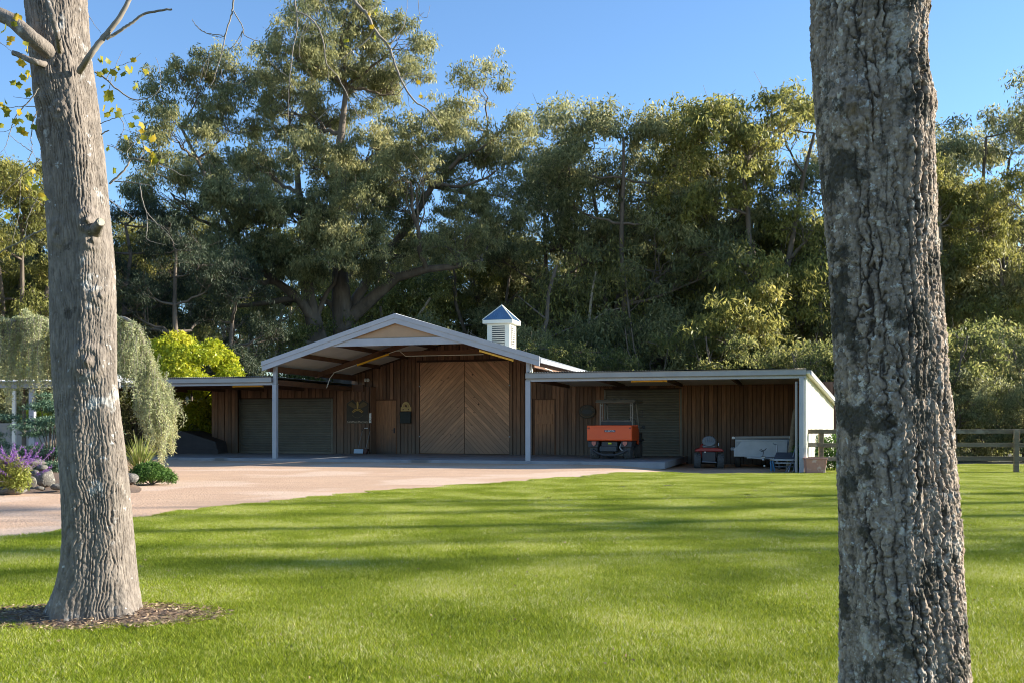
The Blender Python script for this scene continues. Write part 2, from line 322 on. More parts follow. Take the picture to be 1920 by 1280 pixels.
# grass: one object whose own mesh holds a tuft of blades and the points it is repeated on
def make_grass():
    rs = np.random.RandomState(3); n = 3400; S = .56
    b = rs.uniform(-S / 2, S / 2, (n, 2)); ang = rs.uniform(0, 2 * np.pi, n); hgt = rs.uniform(.012, .032, n); wd = rs.uniform(.0018, .0036, n)
    lean = rs.uniform(.3, 1.5, n) * hgt; la = rs.uniform(0, 2 * np.pi, n)
    dx, dy = np.cos(ang) * wd, np.sin(ang) * wd
    V = np.zeros((n, 3, 3)); V[:, 0] = np.stack([b[:, 0] - dx, b[:, 1] - dy, np.full(n, -.004)], 1); V[:, 1] = np.stack([b[:, 0] + dx, b[:, 1] + dy, np.full(n, -.004)], 1)
    V[:, 2] = np.stack([b[:, 0] + np.cos(la) * lean, b[:, 1] + np.sin(la) * lean, hgt], 1)
    v = np.repeat(np.clip(rs.normal(.45, .27, n) + (rs.rand(n) < .06) * .6, 0, 1), 3)
    P = []; 
    def field(y0, y1, sp):
        y = y0
        while y < y1:
            xr = .66 * y + 2.0; x = -xr
            while x < xr:
                X = x + rs.uniform(-.5, .5) * sp; Y = y + rs.uniform(-.5, .5) * sp
                if Y < redge(X) - .05 and not (((X + 2.77) / .72) ** 2 + ((Y - 6.5) / .36) ** 2 < 1): P.append((X, Y, float(gz(X, Y)) + .006))
                x += sp
            y += sp
    field(4.0, 9, .27); field(9, 16, .33); field(16, 39, .42)
    P = np.array(P); nv = n * 3
    VV = np.concatenate([V.reshape(-1, 3), P])
    sel = np.concatenate([np.zeros(nv), np.ones(len(P))]); vv = np.concatenate([v, np.zeros(len(P))])
    me = mesh_np('grass', VV, [np.arange(nv).reshape(-1, 3)], M['grass'], attr={'v': vv, 'seed_point': sel})
    o = link('grass', me); tag(o, 'short mown green lawn grass', 'grass', kind='stuff')
    ng = bpy.data.node_groups.new('grass_spread', 'GeometryNodeTree')
    ng.interface.new_socket('Geometry', in_out='INPUT', socket_type='NodeSocketGeometry'); ng.interface.new_socket('Geometry', in_out='OUTPUT', socket_type='NodeSocketGeometry')
    N = ng.nodes; L = ng.links
    gi = N.new('NodeGroupInput'); go = N.new('NodeGroupOutput')
    na = N.new('GeometryNodeInputNamedAttribute'); na.data_type = 'FLOAT'; na.inputs[0].default_value = 'seed_point'
    sp = N.new('GeometryNodeSeparateGeometry'); sp.domain = 'POINT'; L.new(gi.outputs[0], sp.inputs[0])
    cmp_ = N.new('FunctionNodeCompare'); cmp_.data_type = 'FLOAT'; cmp_.operation = 'GREATER_THAN'; L.new(na.outputs[0], cmp_.inputs[0]); cmp_.inputs[1].default_value = .5
    L.new(cmp_.outputs[0], sp.inputs[1])
    ip = N.new('GeometryNodeInstanceOnPoints'); L.new(sp.outputs[0], ip.inputs['Points']); L.new(sp.outputs[1], ip.inputs['Instance'])
    rv = N.new('FunctionNodeRandomValue'); rv.data_type = 'FLOAT_VECTOR'; rv.inputs[0].default_value = (0, 0, 0); rv.inputs[1].default_value = (0, 0, 6.283); L.new(rv.outputs[0], ip.inputs['Rotation'])
    rs_ = N.new('FunctionNodeRandomValue'); rs_.data_type = 'FLOAT'; rs_.inputs[2].default_value = .85; rs_.inputs[3].default_value = 1.2; L.new(rs_.outputs[1], ip.inputs['Scale'])
    L.new(ip.outputs[0], go.inputs[0])
    md = o.modifiers.new('spread', 'NODES'); md.node_group = ng
    return o
make_grass()
# tint the blades slowly over the lawn (its own mown patches)
def lawn_tint():
    m = M['grass']; n = m.node_tree.nodes; l = m.node_tree.links
    a = [x for x in n if x.type == 'ATTRIBUTE'][0]; rp = [x for x in n if x.type == 'VALTORGB'][0]
    g = n.new('ShaderNodeNewGeometry'); nz = n.new('ShaderNodeTexNoise'); nz.inputs['Scale'].default_value = .9; nz.inputs['Detail'].default_value = 5; l.new(g.outputs['Position'], nz.inputs[0])
    mr = n.new('ShaderNodeMapRange'); mr.inputs[1].default_value = .3; mr.inputs[2].default_value = .7; mr.inputs[3].default_value = -.26; mr.inputs[4].default_value = .26; l.new(nz.outputs[0], mr.inputs[0])
    ad = n.new('ShaderNodeMath'); ad.use_clamp = True; l.new(a.outputs['Fac'], ad.inputs[0]); l.new(mr.outputs[0], ad.inputs[1]); l.new(ad.outputs[0], rp.inputs[0])
lawn_tint()

# soil round the foot of the left tree
TL = onground(158, 6.55)
def mulch_ring():
    rs = np.random.RandomState(5); n = 64; rings = 10; V = []; 
    for i in range(rings + 1):
        f = i / rings
        for k in range(n):
            t = 2 * math.pi * k / n; e = 1 + .10 * math.sin(3 * t + 1) + .07 * math.sin(7 * t) + .05 * math.sin(13 * t + 2)
            V.append((TL.x + .04 + .80 * f * e * math.cos(t), TL.y - .03 + .40 * f * e * math.sin(t), -.10 + .018 + .05 * (1 - f) ** 1.2 + rs.uniform(-.004, .004)))
    idx = np.arange((rings + 1) * n).reshape(rings + 1, n); nx = np.roll(idx, -1, 1)
    Fq = np.stack([idx[:-1], idx[1:], nx[1:], nx[:-1]], -1).reshape(-1, 4)
    tag(link('soil', mesh_np('soil', V, [Fq], M['mulch'], True)), kind='structure')
mulch_ring()
def scatter_quads(name, C, L, W, m, rs, v, flat=.3, **kw):
    n = len(C); d = rs.normal(size=(n, 3)); d[:, 2] *= flat; d /= np.linalg.norm(d, axis=1)[:, None]
    e = rs.normal(size=(n, 3)); e -= (e * d).sum(1)[:, None] * d; e /= np.linalg.norm(e, axis=1)[:, None]
    L = np.asarray(L).reshape(-1, 1); W = np.asarray(W).reshape(-1, 1)
    V = np.stack([C - d * L / 2, C + e * W / 2, C + d * L / 2, C - e * W / 2], 1).reshape(-1, 3)
    o = link(name, mesh_np(name, V, [np.arange(4 * n).reshape(-1, 4)], m, attr={'v': np.repeat(v, 4)})); return tag(o, **kw)
rs = np.random.RandomState(8); n = 2600
t = rs.uniform(0, 2 * np.pi, n); r = np.sqrt(rs.rand(n)) * 1.12
C = np.stack([TL.x + .04 + .84 * r * np.cos(t), TL.y - .03 + .43 * r * np.sin(t), -.10 + .024 + .05 * np.clip(1 - r, 0, 1) + rs.uniform(0, .008, n)], 1)
scatter_quads('leaf_litter', C, rs.uniform(.015, .06, n), rs.uniform(.003, .012, n), M['litter'], rs, rs.rand(n), .15, label='dry twigs and leaf litter on the soil ring under the left trunk', cat='litter', kind='stuff')
n = 800; C = np.stack([rs.uniform(-6, 7, n), rs.uniform(4.6, 20, n), np.full(n, -.072)], 1)
C = C[[i for i in range(n) if C[i, 1] < redge(C[i, 0]) - .3]]
scatter_quads('fallen_leaves', C, rs.uniform(.012, .035, len(C)), rs.uniform(.008, .022, len(C)), M['litter'], rs, rs.uniform(.4, 1, len(C)), .3, label='small dry leaves scattered over the mown grass', cat='leaves', kind='stuff')

# ------------------------------------------------------------------ barn
B = empty('barn', (OX, OY, 0), -YAW, 'long brown board barn with a steep gabled canopy and two low open wings', 'barn')
D, DL = 7.2, 6.65
RU, AP, HW, SLP = -4.75, 5.08, 5.22, .302
def rake(u): return AP - SLP * abs(u - RU)
uR = RU + HW
apron = MB().box2((-16.6, -.12, -.22), (4.67, 7.35, 0)); tag(link('concrete_apron', apron.mesh('concrete_apron', M['concrete'], .012)), kind='structure')
ap = bpy.data.objects['concrete_apron']; ap.location = (OX, OY, 0); ap.rotation_euler = (0, 0, -YAW)
# --- wall boards
board_cache = {}
def board(u, v, z0, z1, wd=.15, th=.028, proud=0):
    H = round(z1 - z0, 2)
    if H < .08: return
    key = (H, wd)
    if key not in board_cache: board_cache[key] = MB().box((0, 0, H / 2), (wd, th, H)).mesh('board', M['board'], .004)
    o = link('board', board_cache[key], B, (u, v - proud, z0)); o.rotation_euler = (0, 0, random.uniform(-.012, .012)); return o
PIT = .168
rl = (U(452, DL), U(622, DL)); rlh = HH(536, 747, DL)
rr = (U(1136, D), U(1275, D)); rrh = HH(1200, 729.6, D)
dl = (U(706, D), U(743, D)); dlh = HH(725, 750, D)
dr = (U(1003, D), U(1040, D)); drh = HH(1020, 749, D)
md = (U(787, D), U(957, D)); mdh = HH(871, 677.5, D)
uA0, uA1 = U(402, DL), U(694, DL)
wallA_top, wing_top = 2.90, 2.80
uEnd = 10.6
i = 0; u = uA0 + PIT / 2
while u < uA1:
    z0 = -.05
    if rl[0] < u < rl[1]: z0 = rlh + .03
    pr = .03 if i % 2 else 0
    if u < rl[0] - .06: pr += .22
    board(u, DL, z0, wallA_top + random.uniform(-.01, .01), proud=pr); i += 1; u += PIT
u = uA1 + PIT / 2 + .02
while u < uEnd:
    zt = rake(u) - .16 if u < uR - .05 else 3.35
    if u > uR + .2: zt = 2.88 if u > 3.2 else rake(u) - .36
    op = None
    for a, b, h in ((dl[0], dl[1], dlh), (md[0], md[1], mdh), (dr[0], dr[1], drh), (rr[0], rr[1], rrh)):
        if a - .02 < u < b + .02: op = h
    z0 = (op + .05) if op else (-.05 if u < 4.7 else -.32)
    board(u, D, z0, zt, proud=.03 if i % 2 else 0); i += 1; u += PIT
# gable boards above the left wing wall, seen over its top beam
u = -9.85
while u < uA1 + .02:
    board(u, D, 2.7, rake(u) - .16, proud=.03 if i % 2 else 0); i += 1; u += PIT
# backing walls, body of the barn
b = MB()
b.box2((uA0 + .02, DL + .03, -.2), (uA1 - .05, DL + .16, wallA_top - .02))
b.box2((uA0 + .02, DL + .16, -.2), (uA0 + .17, D + 6, wallA_top - .02))
b.box2((uA1 - .05, DL + .03, -.2), (uA1 + .02, D + .03, 2.9))
b.prism([(-9.95, -.2), (4.6, -.2), (4.6, 2.90), (2.3, 2.90), (2.29, 2.80), (RU, 5.02), (-9.95, 3.45)], D + .03, D + .2)
b.prism([(4.6, -.4), (uEnd, -.4), (uEnd, 2.90), (4.6, 2.90)], D + .03, D + .2)
b.box2((-9.95, D + .2, -.2), (-9.8, D + 13, 3.0)); b.box2((3.3, D + .2, -.2), (3.45, D + 13, 2.3)); b.box2((-9.95, D + 13, -.2), (3.45, D + 13.15, 2.9))
b.box2((uEnd - .15, D + .2, -.4), (uEnd, D + 4, 2.3)); b.box2((3.45, D + 4, -.4), (uEnd, D + 4.15, 2.3))
b.build('wall', M['board_dark'], B)
MB().box2((uA1 + .022, DL - .01, -.05), (uA1 + .045, D - .06, 2.88)).build('return_board', M['board'], B)
# corner block beside the left roller door
MB().box2((uA0 + .01, DL - .21, -.05), (rl[0] - .09, DL + .03, wallA_top - .05)).build('corner_post', M['board_dark'], B)
# --- roller doors
def roller(u0, u1, v, h, lab):
    pts = []; z = 0; pz = .10; mbr = MB(); nn = int((h) / pz)
    prof = []
    for k in range(nn * 4 + 1):
        z = h * k / (nn * 4); prof.append((v + .024 + [0, -.015, -.021, -.015][k % 4], z))
    vs = [(u0, y, z) for y, z in prof] + [(u1, y, z) for y, z in prof]; m_ = len(prof)
    mbr.add(vs, [(k, k + 1, m_ + k + 1, m_ + k) for k in range(m_ - 1)])
    o = mbr.build('roller_door', M['roller'], B, smooth=True); tag(o, lab)
    MB().box2((u0 - .07, v - .05, 0), (u0, v + .07, h)).build('guide', M['roller'], o); MB().box2((u1, v - .05, 0), (u1 + .07, v + .07, h)).build('guide', M['roller'], o)
    MB().box2((u0 - .07, v - .045, h), (u1 + .07, v + .07, h + .05)).build('lintel', M['board_dark'], o)
    MB().box2((u0, v + .0, .0), (u1, v + .06, .05)).build('bottom_rail', M['roller'], o)
    return o
roller(rl[0], rl[1], DL, rlh, 'wide grey roller door in the left wing'); roller(rr[0], rr[1], D, rrh, 'grey roller door in the right wing')
# --- chevron doors
def clip(poly, x0, x1, y0, y1):
    for (ax, s, lim) in ((0, 1, x0), (0, -1, x1), (1, 1, y0), (1, -1, y1)):
        out = []
        for k in range(len(poly)):
            p, q = poly[k - 1], poly[k]; ip = s * (p[ax] - lim) >= 0; iq = s * (q[ax] - lim) >= 0
            if ip != iq:
                tt = (lim - p[ax]) / (q[ax] - p[ax]); out.append((p[0] + tt * (q[0] - p[0]), p[1] + tt * (q[1] - p[1])))
            if iq: out.append(q)
        poly = out
        if len(poly) < 3: return None
    return poly
mid = (md[0] + md[1]) / 2
for side, (a, bb) in ((-1, (md[0], mid - .008)), (1, (mid + .008, md[1]))):
    leaf = MB().box2((a, D + .0, .02), (bb, D + .03, mdh)).build('door_leaf', M['board_dark'], B)
    step = .155 * math.sqrt(2); k = 0; c = -3.0
    while c < mdh + 5:
        # strip between z = c and z = c+step at mid, falling away from the middle
        s = -1 if side > 0 else 1
        x0, x1 = a - .5, bb + .5
        f = lambda x, cc: cc + s * (x - mid)
        poly = [(x0, f(x0, c + .006)), (x1, f(x1, c + .006)), (x1, f(x1, c + step - .006)), (x0, f(x0, c + step - .006))]
        pl = clip(poly, a + .004, bb - .004, .03, mdh)
        if pl and len(pl) >= 3:
            cxm = sum(p[0] for p in pl) / len(pl); czm = sum(p[1] for p in pl) / len(pl)
            # local axes along the plank so that its grain runs with it
            ang = math.atan2(s, 1); cs, sn = math.cos(ang), math.sin(ang)
            loc = [((p[0] - cxm) * cs + (p[1] - czm) * sn, -(p[0] - cxm) * sn + (p[1] - czm) * cs) for p in pl]
            o = MB().prism(loc, -.012, .012).build('plank', M['plank'], leaf, bev=.002)
            o.location = (cxm, D - .013 - random.uniform(0, .003), czm); o.rotation_euler = (0, -ang, 0)
        c += step
    MB().box2((a if side < 0 else bb - .02, D - .05, .0), (a + .02 if side < 0 else bb, D - .028, mdh)).build('edge_strip', M['board_dark'], leaf)
    for hz in (.75, 2.9):
        xh = a + .02 if side < 0 else bb - .02
        MB().box((xh, D - .06, hz), (.07, .03, .05)).build('hinge', M['steel'], leaf)
MB().box2((md[0] - .12, D - .06, mdh), (md[1] + .12, D + .02, mdh + .09)).build('door_head', M['board_dark'], B)
for x in (md[0] - .05, md[1] + .05): MB().box2((x - .045, D - .06, -.02), (x + .045, D + .02, mdh)).build('door_jamb', M['board'], B)
def small_door(a, bb, h, lab, hatch=False):
    o = MB().box2((a, D - .02, .0), (bb, D + .03, h)).build('door', M['door'], B, bev=.003); tag(o, lab)
    n_ = 5
    for k in range(n_):
        x0 = a + (bb - a) * k / n_; x1 = a + (bb - a) * (k + 1) / n_
        MB().box2((x0 + .004, D - .045 - .003 * (k % 2), .01), (x1 - .004, D - .02, h - .01)).build('board', M['door'], o, bev=.002)
    fr = MB(); fr.box2((a - .06, D - .055, 0), (a, D + .02, h + .05)); fr.box2((bb, D - .055, 0), (bb + .06, D + .02, h + .05)); fr.box2((a, D - .055, h), (bb, D + .02, h + .05))
    fr.build('frame', M['beam'], o)
    return o
sd = small_door(dl[0], dl[1], dlh, 'plain brown door left of the big doors')
hb = MB(); hb.box((dl[1] - .07, D - .065, 1.0), (.05, .03, .22)); hb.bar((dl[1] - .07, D - .10, 1.03), (dl[1] - .19, D - .10, 1.03), .02, .02); hb.build('handle', M['black'], sd)
sd2 = small_door(dr[0], dr[1], drh, 'narrow weathered door in the right wing')
for z in (1.28, 1.62): MB().box2((dr[0] + .08, D - .075, z), (dr[1] - .08, D - .048, z + .07)).build('ledge', M['door'], sd2)
MB().box2((dr[0] + .08, D - .066, 1.35), (dr[1] - .08, D - .048, 1.62)).build('panel', M['door'], sd2)
# --- roofs: corrugated sheets
def corrugated(name, f, a0, a1, b0, b1, m, amp=.009, per=.08, parent=B, nb=2):
    """f(a,b)->point ; ribs repeat along a"""
    n_ = int((a1 - a0) / per * 4); V = []
    for i_ in range(n_ + 1):
        a = a0 + (a1 - a0) * i_ / n_; dz = amp * math.sin(i_ * math.pi / 2 + .4)
        for j in range(nb):
            p = f(a, b0 + (b1 - b0) * j / (nb - 1)); V.append((p[0], p[1], p[2] + dz))
    idx = np.arange(len(V)).reshape(n_ + 1, nb)
    Fq = np.stack([idx[:-1, :-1], idx[1:, :-1], idx[1:, 1:], idx[:-1, 1:]], -1).reshape(-1, 4)
    return link(name, mesh_np(name, V, [Fq], m, False), parent)
for s in (-1, 1):
    corrugated('canopy_roof_sheet', lambda a, t_, s=s: (RU + s * t_, a, AP - .02 - SLP * t_), -.34, D + .9, 0, HW, M['roofing'])
    corrugated('ceiling_sheet', lambda a, t_, s=s: (RU + s * t_, a, AP - .075 - SLP * t_), -.22, D, .02, HW - .03, M['ceiling'], amp=.006)
for s, wd_, dz in ((-1, 5.3, 0), (1, 6.75, 0)):
    corrugated('main_roof_sheet', lambda a, t_, s=s: (RU + s * t_, a, AP - .22 - SLP * t_), D - .02 if s > 0 else D + .12, D + 13.3, 0 if s < 0 else .0, wd_, M['roofing'])
MB().tube([(RU, -.34, AP + .01), (RU, D, AP - .03)], .05, 8).build('ridge_cap', M['trim'], B)
# main roof rake trim right of the canopy
MB().prism([(uR + .02, rake(uR + .02) - .13), (1.75, rake(1.75) - .13), (1.75, rake(1.75) - .24), (uR + .02, rake(uR + .02) - .30)], D - .12, D - .045).build('barge_board', M['cream'], B)
corrugated('soffit_sheet', lambda a, t_: (uR + t_, a, rake(uR + t_) - .32), D - .1, D + .02, 0, .68, M['ceiling'], amp=.002)
# front barge boards, two steps
for s in (-1, 1):
    q = lambda t_: (RU + s * t_)
    pr_ = MB().prism([(q(0), AP + .03), (q(HW + .02), AP + .03 - SLP * HW), (q(HW + .02), AP - .30 - SLP * HW), (q(0), AP - .30)], -.36, -.31)
    pr_.build('barge_board', M['trim'], B, bev=.004)
    MB().prism([(q(0), AP + .045), (q(HW + .03), AP + .045 - SLP * HW), (q(HW + .03), AP - .12 - SLP * HW), (q(0), AP - .12)], -.385, -.362).build('barge_cap', M['trim'], B, bev=.004)
    MB().box2((q(HW) - .03, -.30, AP - .18 - SLP * HW), (q(HW) + .06, D - .15, AP - .04 - SLP * HW)).build('gutter', M['trim'], B, bev=.01)
    MB().box2((q(HW - .22) - .05, -.28, AP - .33 - SLP * HW), (q(HW - .22) + .05, D - .02, AP - .10 - SLP * HW)).build('eave_beam', M['beam'], B, bev=.004)
    for k in range(4):
        tt = HW - 1.28 * (k + 1) - .1
        if tt < .1: continue
        MB().box2((q(tt) - .03, -.28, AP - .24 - SLP * tt), (q(tt) + .03, D - .02, AP - .085 - SLP * tt)).build('purlin', M['beam'], B)
    for vv in (3.55,):
        MB().prism([(q(.02), AP - .24), (q(HW - .15), AP - .24 - SLP * (HW - .15)), (q(HW - .15), AP - .44 - SLP * (HW - .15)), (q(.02), AP - .44)], vv - .04, vv + .04).build('rafter', M['beam'], B)
MB().prism([(RU - 2.55, 4.02), (RU + 2.55, 4.02), (RU + 1.75, 4.27), (RU - 1.75, 4.27)], -.30, -.27).build('collar_panel', M['trim'], B, bev=.004)
MB().prism([(RU - 1.72, 4.28), (RU + 1.72, 4.28), (RU, 4.80)], -.24, -.22).build('gable_infill', mat('ply_infill', (.42, .27, .15), (.36, .23, .13), 2, .7), B)
MB().box2((RU - 2.3, 3.51, 3.95), (RU + 2.3, 3.59, 4.12)).build('collar_tie', M['beam'], B)
# conduit under the rafter
cd = [uvl for uvl in [(-9.3, 3.5, 2.72), (-9.25, 3.5, 2.85), (-9.15, 3.5, 3.12), (-8.95, 3.5, AP - .47 - SLP * 4.2), (-6.2, 3.5, AP - .47 - SLP * 1.45), (-5.9, 3.5, 3.93), (-2.7, 3.5, 3.93)]]
MB().tube(cd, .016, 6).build('conduit', M['cream'], B, smooth=True)
# posts
def post(u, v, z0, z1, w_=.15):
    o = MB().box2((u - w_ / 2, v - w_ / 2, z0), (u + w_ / 2, v + w_ / 2, z1)).build('post', M['trim'], B, bev=.008)
    MB().box2((u - w_ / 2 - .03, v - w_ / 2 - .03, z0), (u + w_ / 2 + .03, v + w_ / 2 + .03, z0 + .03)).build('base_plate', M['gutter'], o)
    return o
uPL = U(516, 0); uPM = U(990.5, 0); uPR = U(1503, 0)
post(uPL, 0, -.1, 2.72, .165); post(uPL, .02, 2.72, rake(uPL) - .2, .13)
post(uPM, 0, -.1, 2.72, .165); post(uPM, .02, 2.72, rake(uPM) - .25, .13); post(uPR, 0, -.34, 2.72, .15)
MB().tube([(uPR - .16, .08, -.3), (uPR - .16, .08, 2.6)], .045, 10).build('downpipe', M['gutter'], B, smooth=True)
# wing gutters and fascias
def wing(u0, u1, v1, drop, z=2.985):
    g = MB(); prof = [(-.16, -.17), (-.155, -.03), (-.17, 0), (-.145, .0), (-.13, -.15), (-.02, -.16), (-.02, -.01), (0, -.01), (0, -.19), (-.14, -.19)]
    g.prism([(p[0], z + p[1]) for p in prof], u0, u1, axis='x'); g.build('gutter', M['gutter'], B)
    MB().box2((u0, -.05, z - .285), (u1, .03, z - .192)).build('fascia', M['trim'], B, bev=.004)
    corrugated('wing_roof_sheet', lambda a, t_: (a, t_, z + .035 - drop * (t_ + .12)), u0, u1, -.12, v1, M['roofing'], amp=.012, per=.09)
    nb_ = max(2, int((u1 - u0) / 1.9))
    for k in range(nb_ + 1):
        uu = u0 + .1 + (u1 - u0 - .2) * k / nb_
        MB().box2((uu - .035, .03, z - .27), (uu + .035, min(v1, 6.2), z - .10)).build('joist', M['beam'], B)
    corrugated('soffit_sheet', lambda a, t_: (a, t_, z - .08 - drop * (t_ + .12)), u0 + .02, u1 - .02, .04, min(v1, D), M['ceiling'], amp=.004)
wing(-21.5, uPL - .08, 9, .0); wing(uPM - .06, uPR + .14, D + 4, .012)
# beam on the left wing wall
MB().box2((uPL + .1, DL - .14, 2.68), (uA1 - .25, DL - .02, 2.98)).build('wall_beam', M['beam'], B, bev=.006)
MB().box2((uPL - .08, .1, 2.70), (uPL + .04, DL - .15, 2.90)).build('wall_beam', M['beam'], B, bev=.006)
MB().box2((uPR + .085, .12, -.35), (uPR + .115, D, 2.93)).build('end_wall', M['board_dark'], B)
# flared side wall at the right end, standing in the sun
e0 = Vector((uPR + .13, .02)); e1w = Vector((11.43, 35.5)); dx_, dz_ = e1w.x - OX, e1w.y - OY
e1 = Vector((ca * dx_ - sa * dz_, sa * dx_ + ca * dz_)); dirw = (e1 - e0).normalized(); nrm = Vector((dirw.y, -dirw.x)); Lw = (e1 - e0).length
side = MB(); nseg = int(Lw / .2)
def sw(t_, off, z): p = e0 + dirw * t_ + nrm * off; return (p.x, p.y, z)
topz = lambda t_: 2.84 - .87 * t_ / Lw
side.add([sw(0, 0, -.4), sw(Lw, 0, -.4), sw(Lw, 0, topz(Lw)), sw(0, 0, topz(0)), sw(0, -.06, -.4), sw(Lw, -.06, -.4), sw(Lw, -.06, topz(Lw)), sw(0, -.06, topz(0))], [(0, 1, 2, 3), (7, 6, 5, 4), (0, 4, 5, 1), (1, 5, 6, 2), (2, 6, 7, 3), (3, 7, 4, 0)])
sdw = side.build('side_wall', M['cream'], B)
rb = MB()
for k in range(nseg + 1):
    t_ = min(Lw - .02, .02 + k * .2); a_ = sw(t_, .008, -.38); c_ = sw(t_, .008, topz(t_) - .02); rb.bar(a_, c_, .035, .016, up=(nrm.x, nrm.y, 0))
rb.build('rib', M['cream'], sdw)
def slopebar(off0, off1, z0, z1, m, name):
    v_ = []
    for t_ in (-.12, Lw + .12):
        for (o_, z_) in ((off0, z0), (off1, z0), (off1, z1), (off0, z1)): v_.append(sw(t_, o_, topz(t_) + z_))
    MB().add(v_, [(0, 1, 2, 3), (7, 6, 5, 4), (0, 4, 5, 1), (1, 5, 6, 2), (2, 6, 7, 3), (3, 7, 4, 0)]).build(name, m, B, bev=.004)
slopebar(-.05, .20, .02, .08, M['gutter'], 'barge_board'); slopebar(.16, .205, -.07, .018, M['trim'], 'barge_cap'); slopebar(.0, .15, -.02, .018, M['cream'], 'soffit_board')
# --- cupola on the ridge
vc, s_, e_ = 12.9, .56, .737
cu = MB().box2((RU - s_, vc - s_, 4.2), (RU + s_, vc + s_, 6.03)).build('cupola', M['cream'], B, bev=.006)
MB().box2((RU - e_, vc - e_, 6.03), (RU + e_, vc + e_, 6.20)).build('cornice', M['cream'], cu, bev=.008)
MB().add([(RU - e_, vc - e_, 6.203), (RU + e_, vc - e_, 6.203), (RU + e_, vc + e_, 6.203), (RU - e_, vc + e_, 6.203), (RU, vc, 6.95)], [(0, 1, 4), (1, 2, 4), (2, 3, 4), (3, 0, 4), (3, 2, 1, 0)]).build('cupola_roof', M['cupola_roof'], cu)
rbs = MB(); hips = MB(); ax_ = Vector((RU, vc, 6.965))
for (dx, dy) in ((0, -1), (1, 0), (0, 1), (-1, 0)):
    for k in range(-6, 7):
        w_ = k / 7 * e_; base = Vector((RU + dx * e_ + dy * w_, vc + dy * e_ + dx * w_, 6.21)); f_ = 1 - abs(k) / 7
        top = base + (Vector((RU + dy * w_, vc + dx * w_, 6.95)) - base) * f_ * .97
        if (top - base).length > .05: rbs.bar(base, top + Vector((0, 0, .005)), .028, .02)
for (dx, dy) in ((1, -1), (1, 1), (-1, 1), (-1, -1)): hips.tube([(RU + dx * e_, vc + dy * e_, 6.21), ax_], .028, 6)
rbs.build('roof_rib', M['cupola_roof'], cu); hips.build('hip_cap', M['cream'], cu, smooth=True)
for fc in (0, 1):
    fr = MB(); sl_ = MB(); lo, hi, w_ = 5.0, 5.92, .31
    if fc == 0:
        fr.box2((RU - w_, vc - s_ - .006, lo), (RU + w_, vc - s_ - .003, hi))
        for k in range(9): sl_.bar((RU - w_, vc - s_ - .03, lo + .05 + k * .1), (RU + w_, vc - s_ - .03, lo + .05 + k * .1), .012, .052, up=(0, -.6, .8))
    else:
        fr.box2((RU + s_ + .003, vc - w_, lo), (RU + s_ + .006, vc + w_, hi))
        for k in range(9): sl_.bar((RU + s_ + .03, vc - w_, lo + .05 + k * .1), (RU + s_ + .03, vc + w_, lo + .05 + k * .1), .012, .052, up=(.6, 0, .8))
    lv = fr.build('louvre_panel', M['black'], cu); sl_.build('louvre', M['cream'], lv)

# --- things fixed to or hung on the barn (built in barn coordinates, standing free of it)
def bthing(name, u, v, z, label, cat, group=None, rz=0):
    p = uvw(u, v, z); return empty(name, p, -YAW + rz, label, cat, group)
G_L = 'amber strip lights under the barn roofs'
def strip(p0, p1, label):
    a = uvw(*p0); c = uvw(*p1); o = empty('strip_light', (a + c) / 2, 0, label, 'strip light', G_L); d = (c - a) / 2
    MB().bar(-d, d, .10, .07).build('diffuser', M['amber'], o, bev=.01); MB().bar(-d + Vector((0, 0, .05)), d + Vector((0, 0, .05)), .13, .03).build('housing', M['beam'], o)
    for k in (-1, 1): MB().box(d * k * 1.0, (.03, .11, .09), Matrix.Rotation(-YAW, 3, 'Z')).build('end_cap', M['amber'], o)
strip((U(438, .6), .6, 2.70), (U(492, .6), .6, 2.70), 'amber strip light under the left wing roof edge')
strip((U(1185, .5), .5, 2.70), (U(1250, .5), .5, 2.70), 'amber strip light under the right wing roof edge')
tL = [U(671, 3.5), U(729, 3.5)]
strip((tL[0], 3.5, rake(tL[0]) - .50), (tL[1], 3.5, rake(tL[1]) - .50), 'amber strip light on the left slope rafter under the gable canopy')
tR = [U(900, .1), U(962, .1)]
strip((tR[0], .1, HH(900, 657, .1)), (tR[1], .1, HH(962, 675, .1)), 'amber strip light on the right slope just above the big doors')
def text(s, size, mt, parent, loc, rot=(R(90), 0, 0), ex=.004, name='lettering'):
    cu_ = bpy.data.curves.new(name, 'FONT'); cu_.body = s; cu_.size = size; cu_.extrude = ex; cu_.align_x = 'CENTER'; cu_.align_y = 'CENTER'; cu_.materials.append(mt)
    o = bpy.data.objects.new(name, cu_); COL.objects.link(o); bpy.context.view_layer.update()
    me = bpy.data.meshes.new_from_object(o.evaluated_get(bpy.context.evaluated_depsgraph_get())); bpy.data.objects.remove(o); bpy.data.curves.remove(cu_)
    me.name = name; o = link(name, me, parent, loc); o.rotation_euler = rot; return o
# pharmacy sign
us0, us1 = U(650.5, DL - .08), U(691, DL - .08); zs0, zs1 = HH(670, 793, DL), HH(670, 748, DL); sw_ = (us1 - us0) / 2; sh = zs1 - zs0
o = bthing('pharmacy_sign', (us0 + us1) / 2, DL - .075, zs0, 'dark shouldered pharmacy sign with gold eagle and arched bands on boards', 'sign')
outl = [(-sw_, 0), (sw_, 0), (sw_, sh * .84), (sw_ * .45, sh), (sw_ * .32, sh * .93), (sw_ * .15, sh * .86), (-sw_ * .15, sh * .86), (-sw_ * .32, sh * .93), (-sw_ * .45, sh), (-sw_, sh * .84)]
MB().prism(outl, -.015, .015).build('panel', M['signbrown'], o)
fr = MB()
for k in range(len(outl)):
    p, q = outl[k - 1], outl[k]; fr.tube([(p[0], -.02, p[1]), (q[0], -.02, q[1])], .010, 6)
fr.build('frame', mat('sign_edge', (.20, .14, .09), None, 5, .6), o)
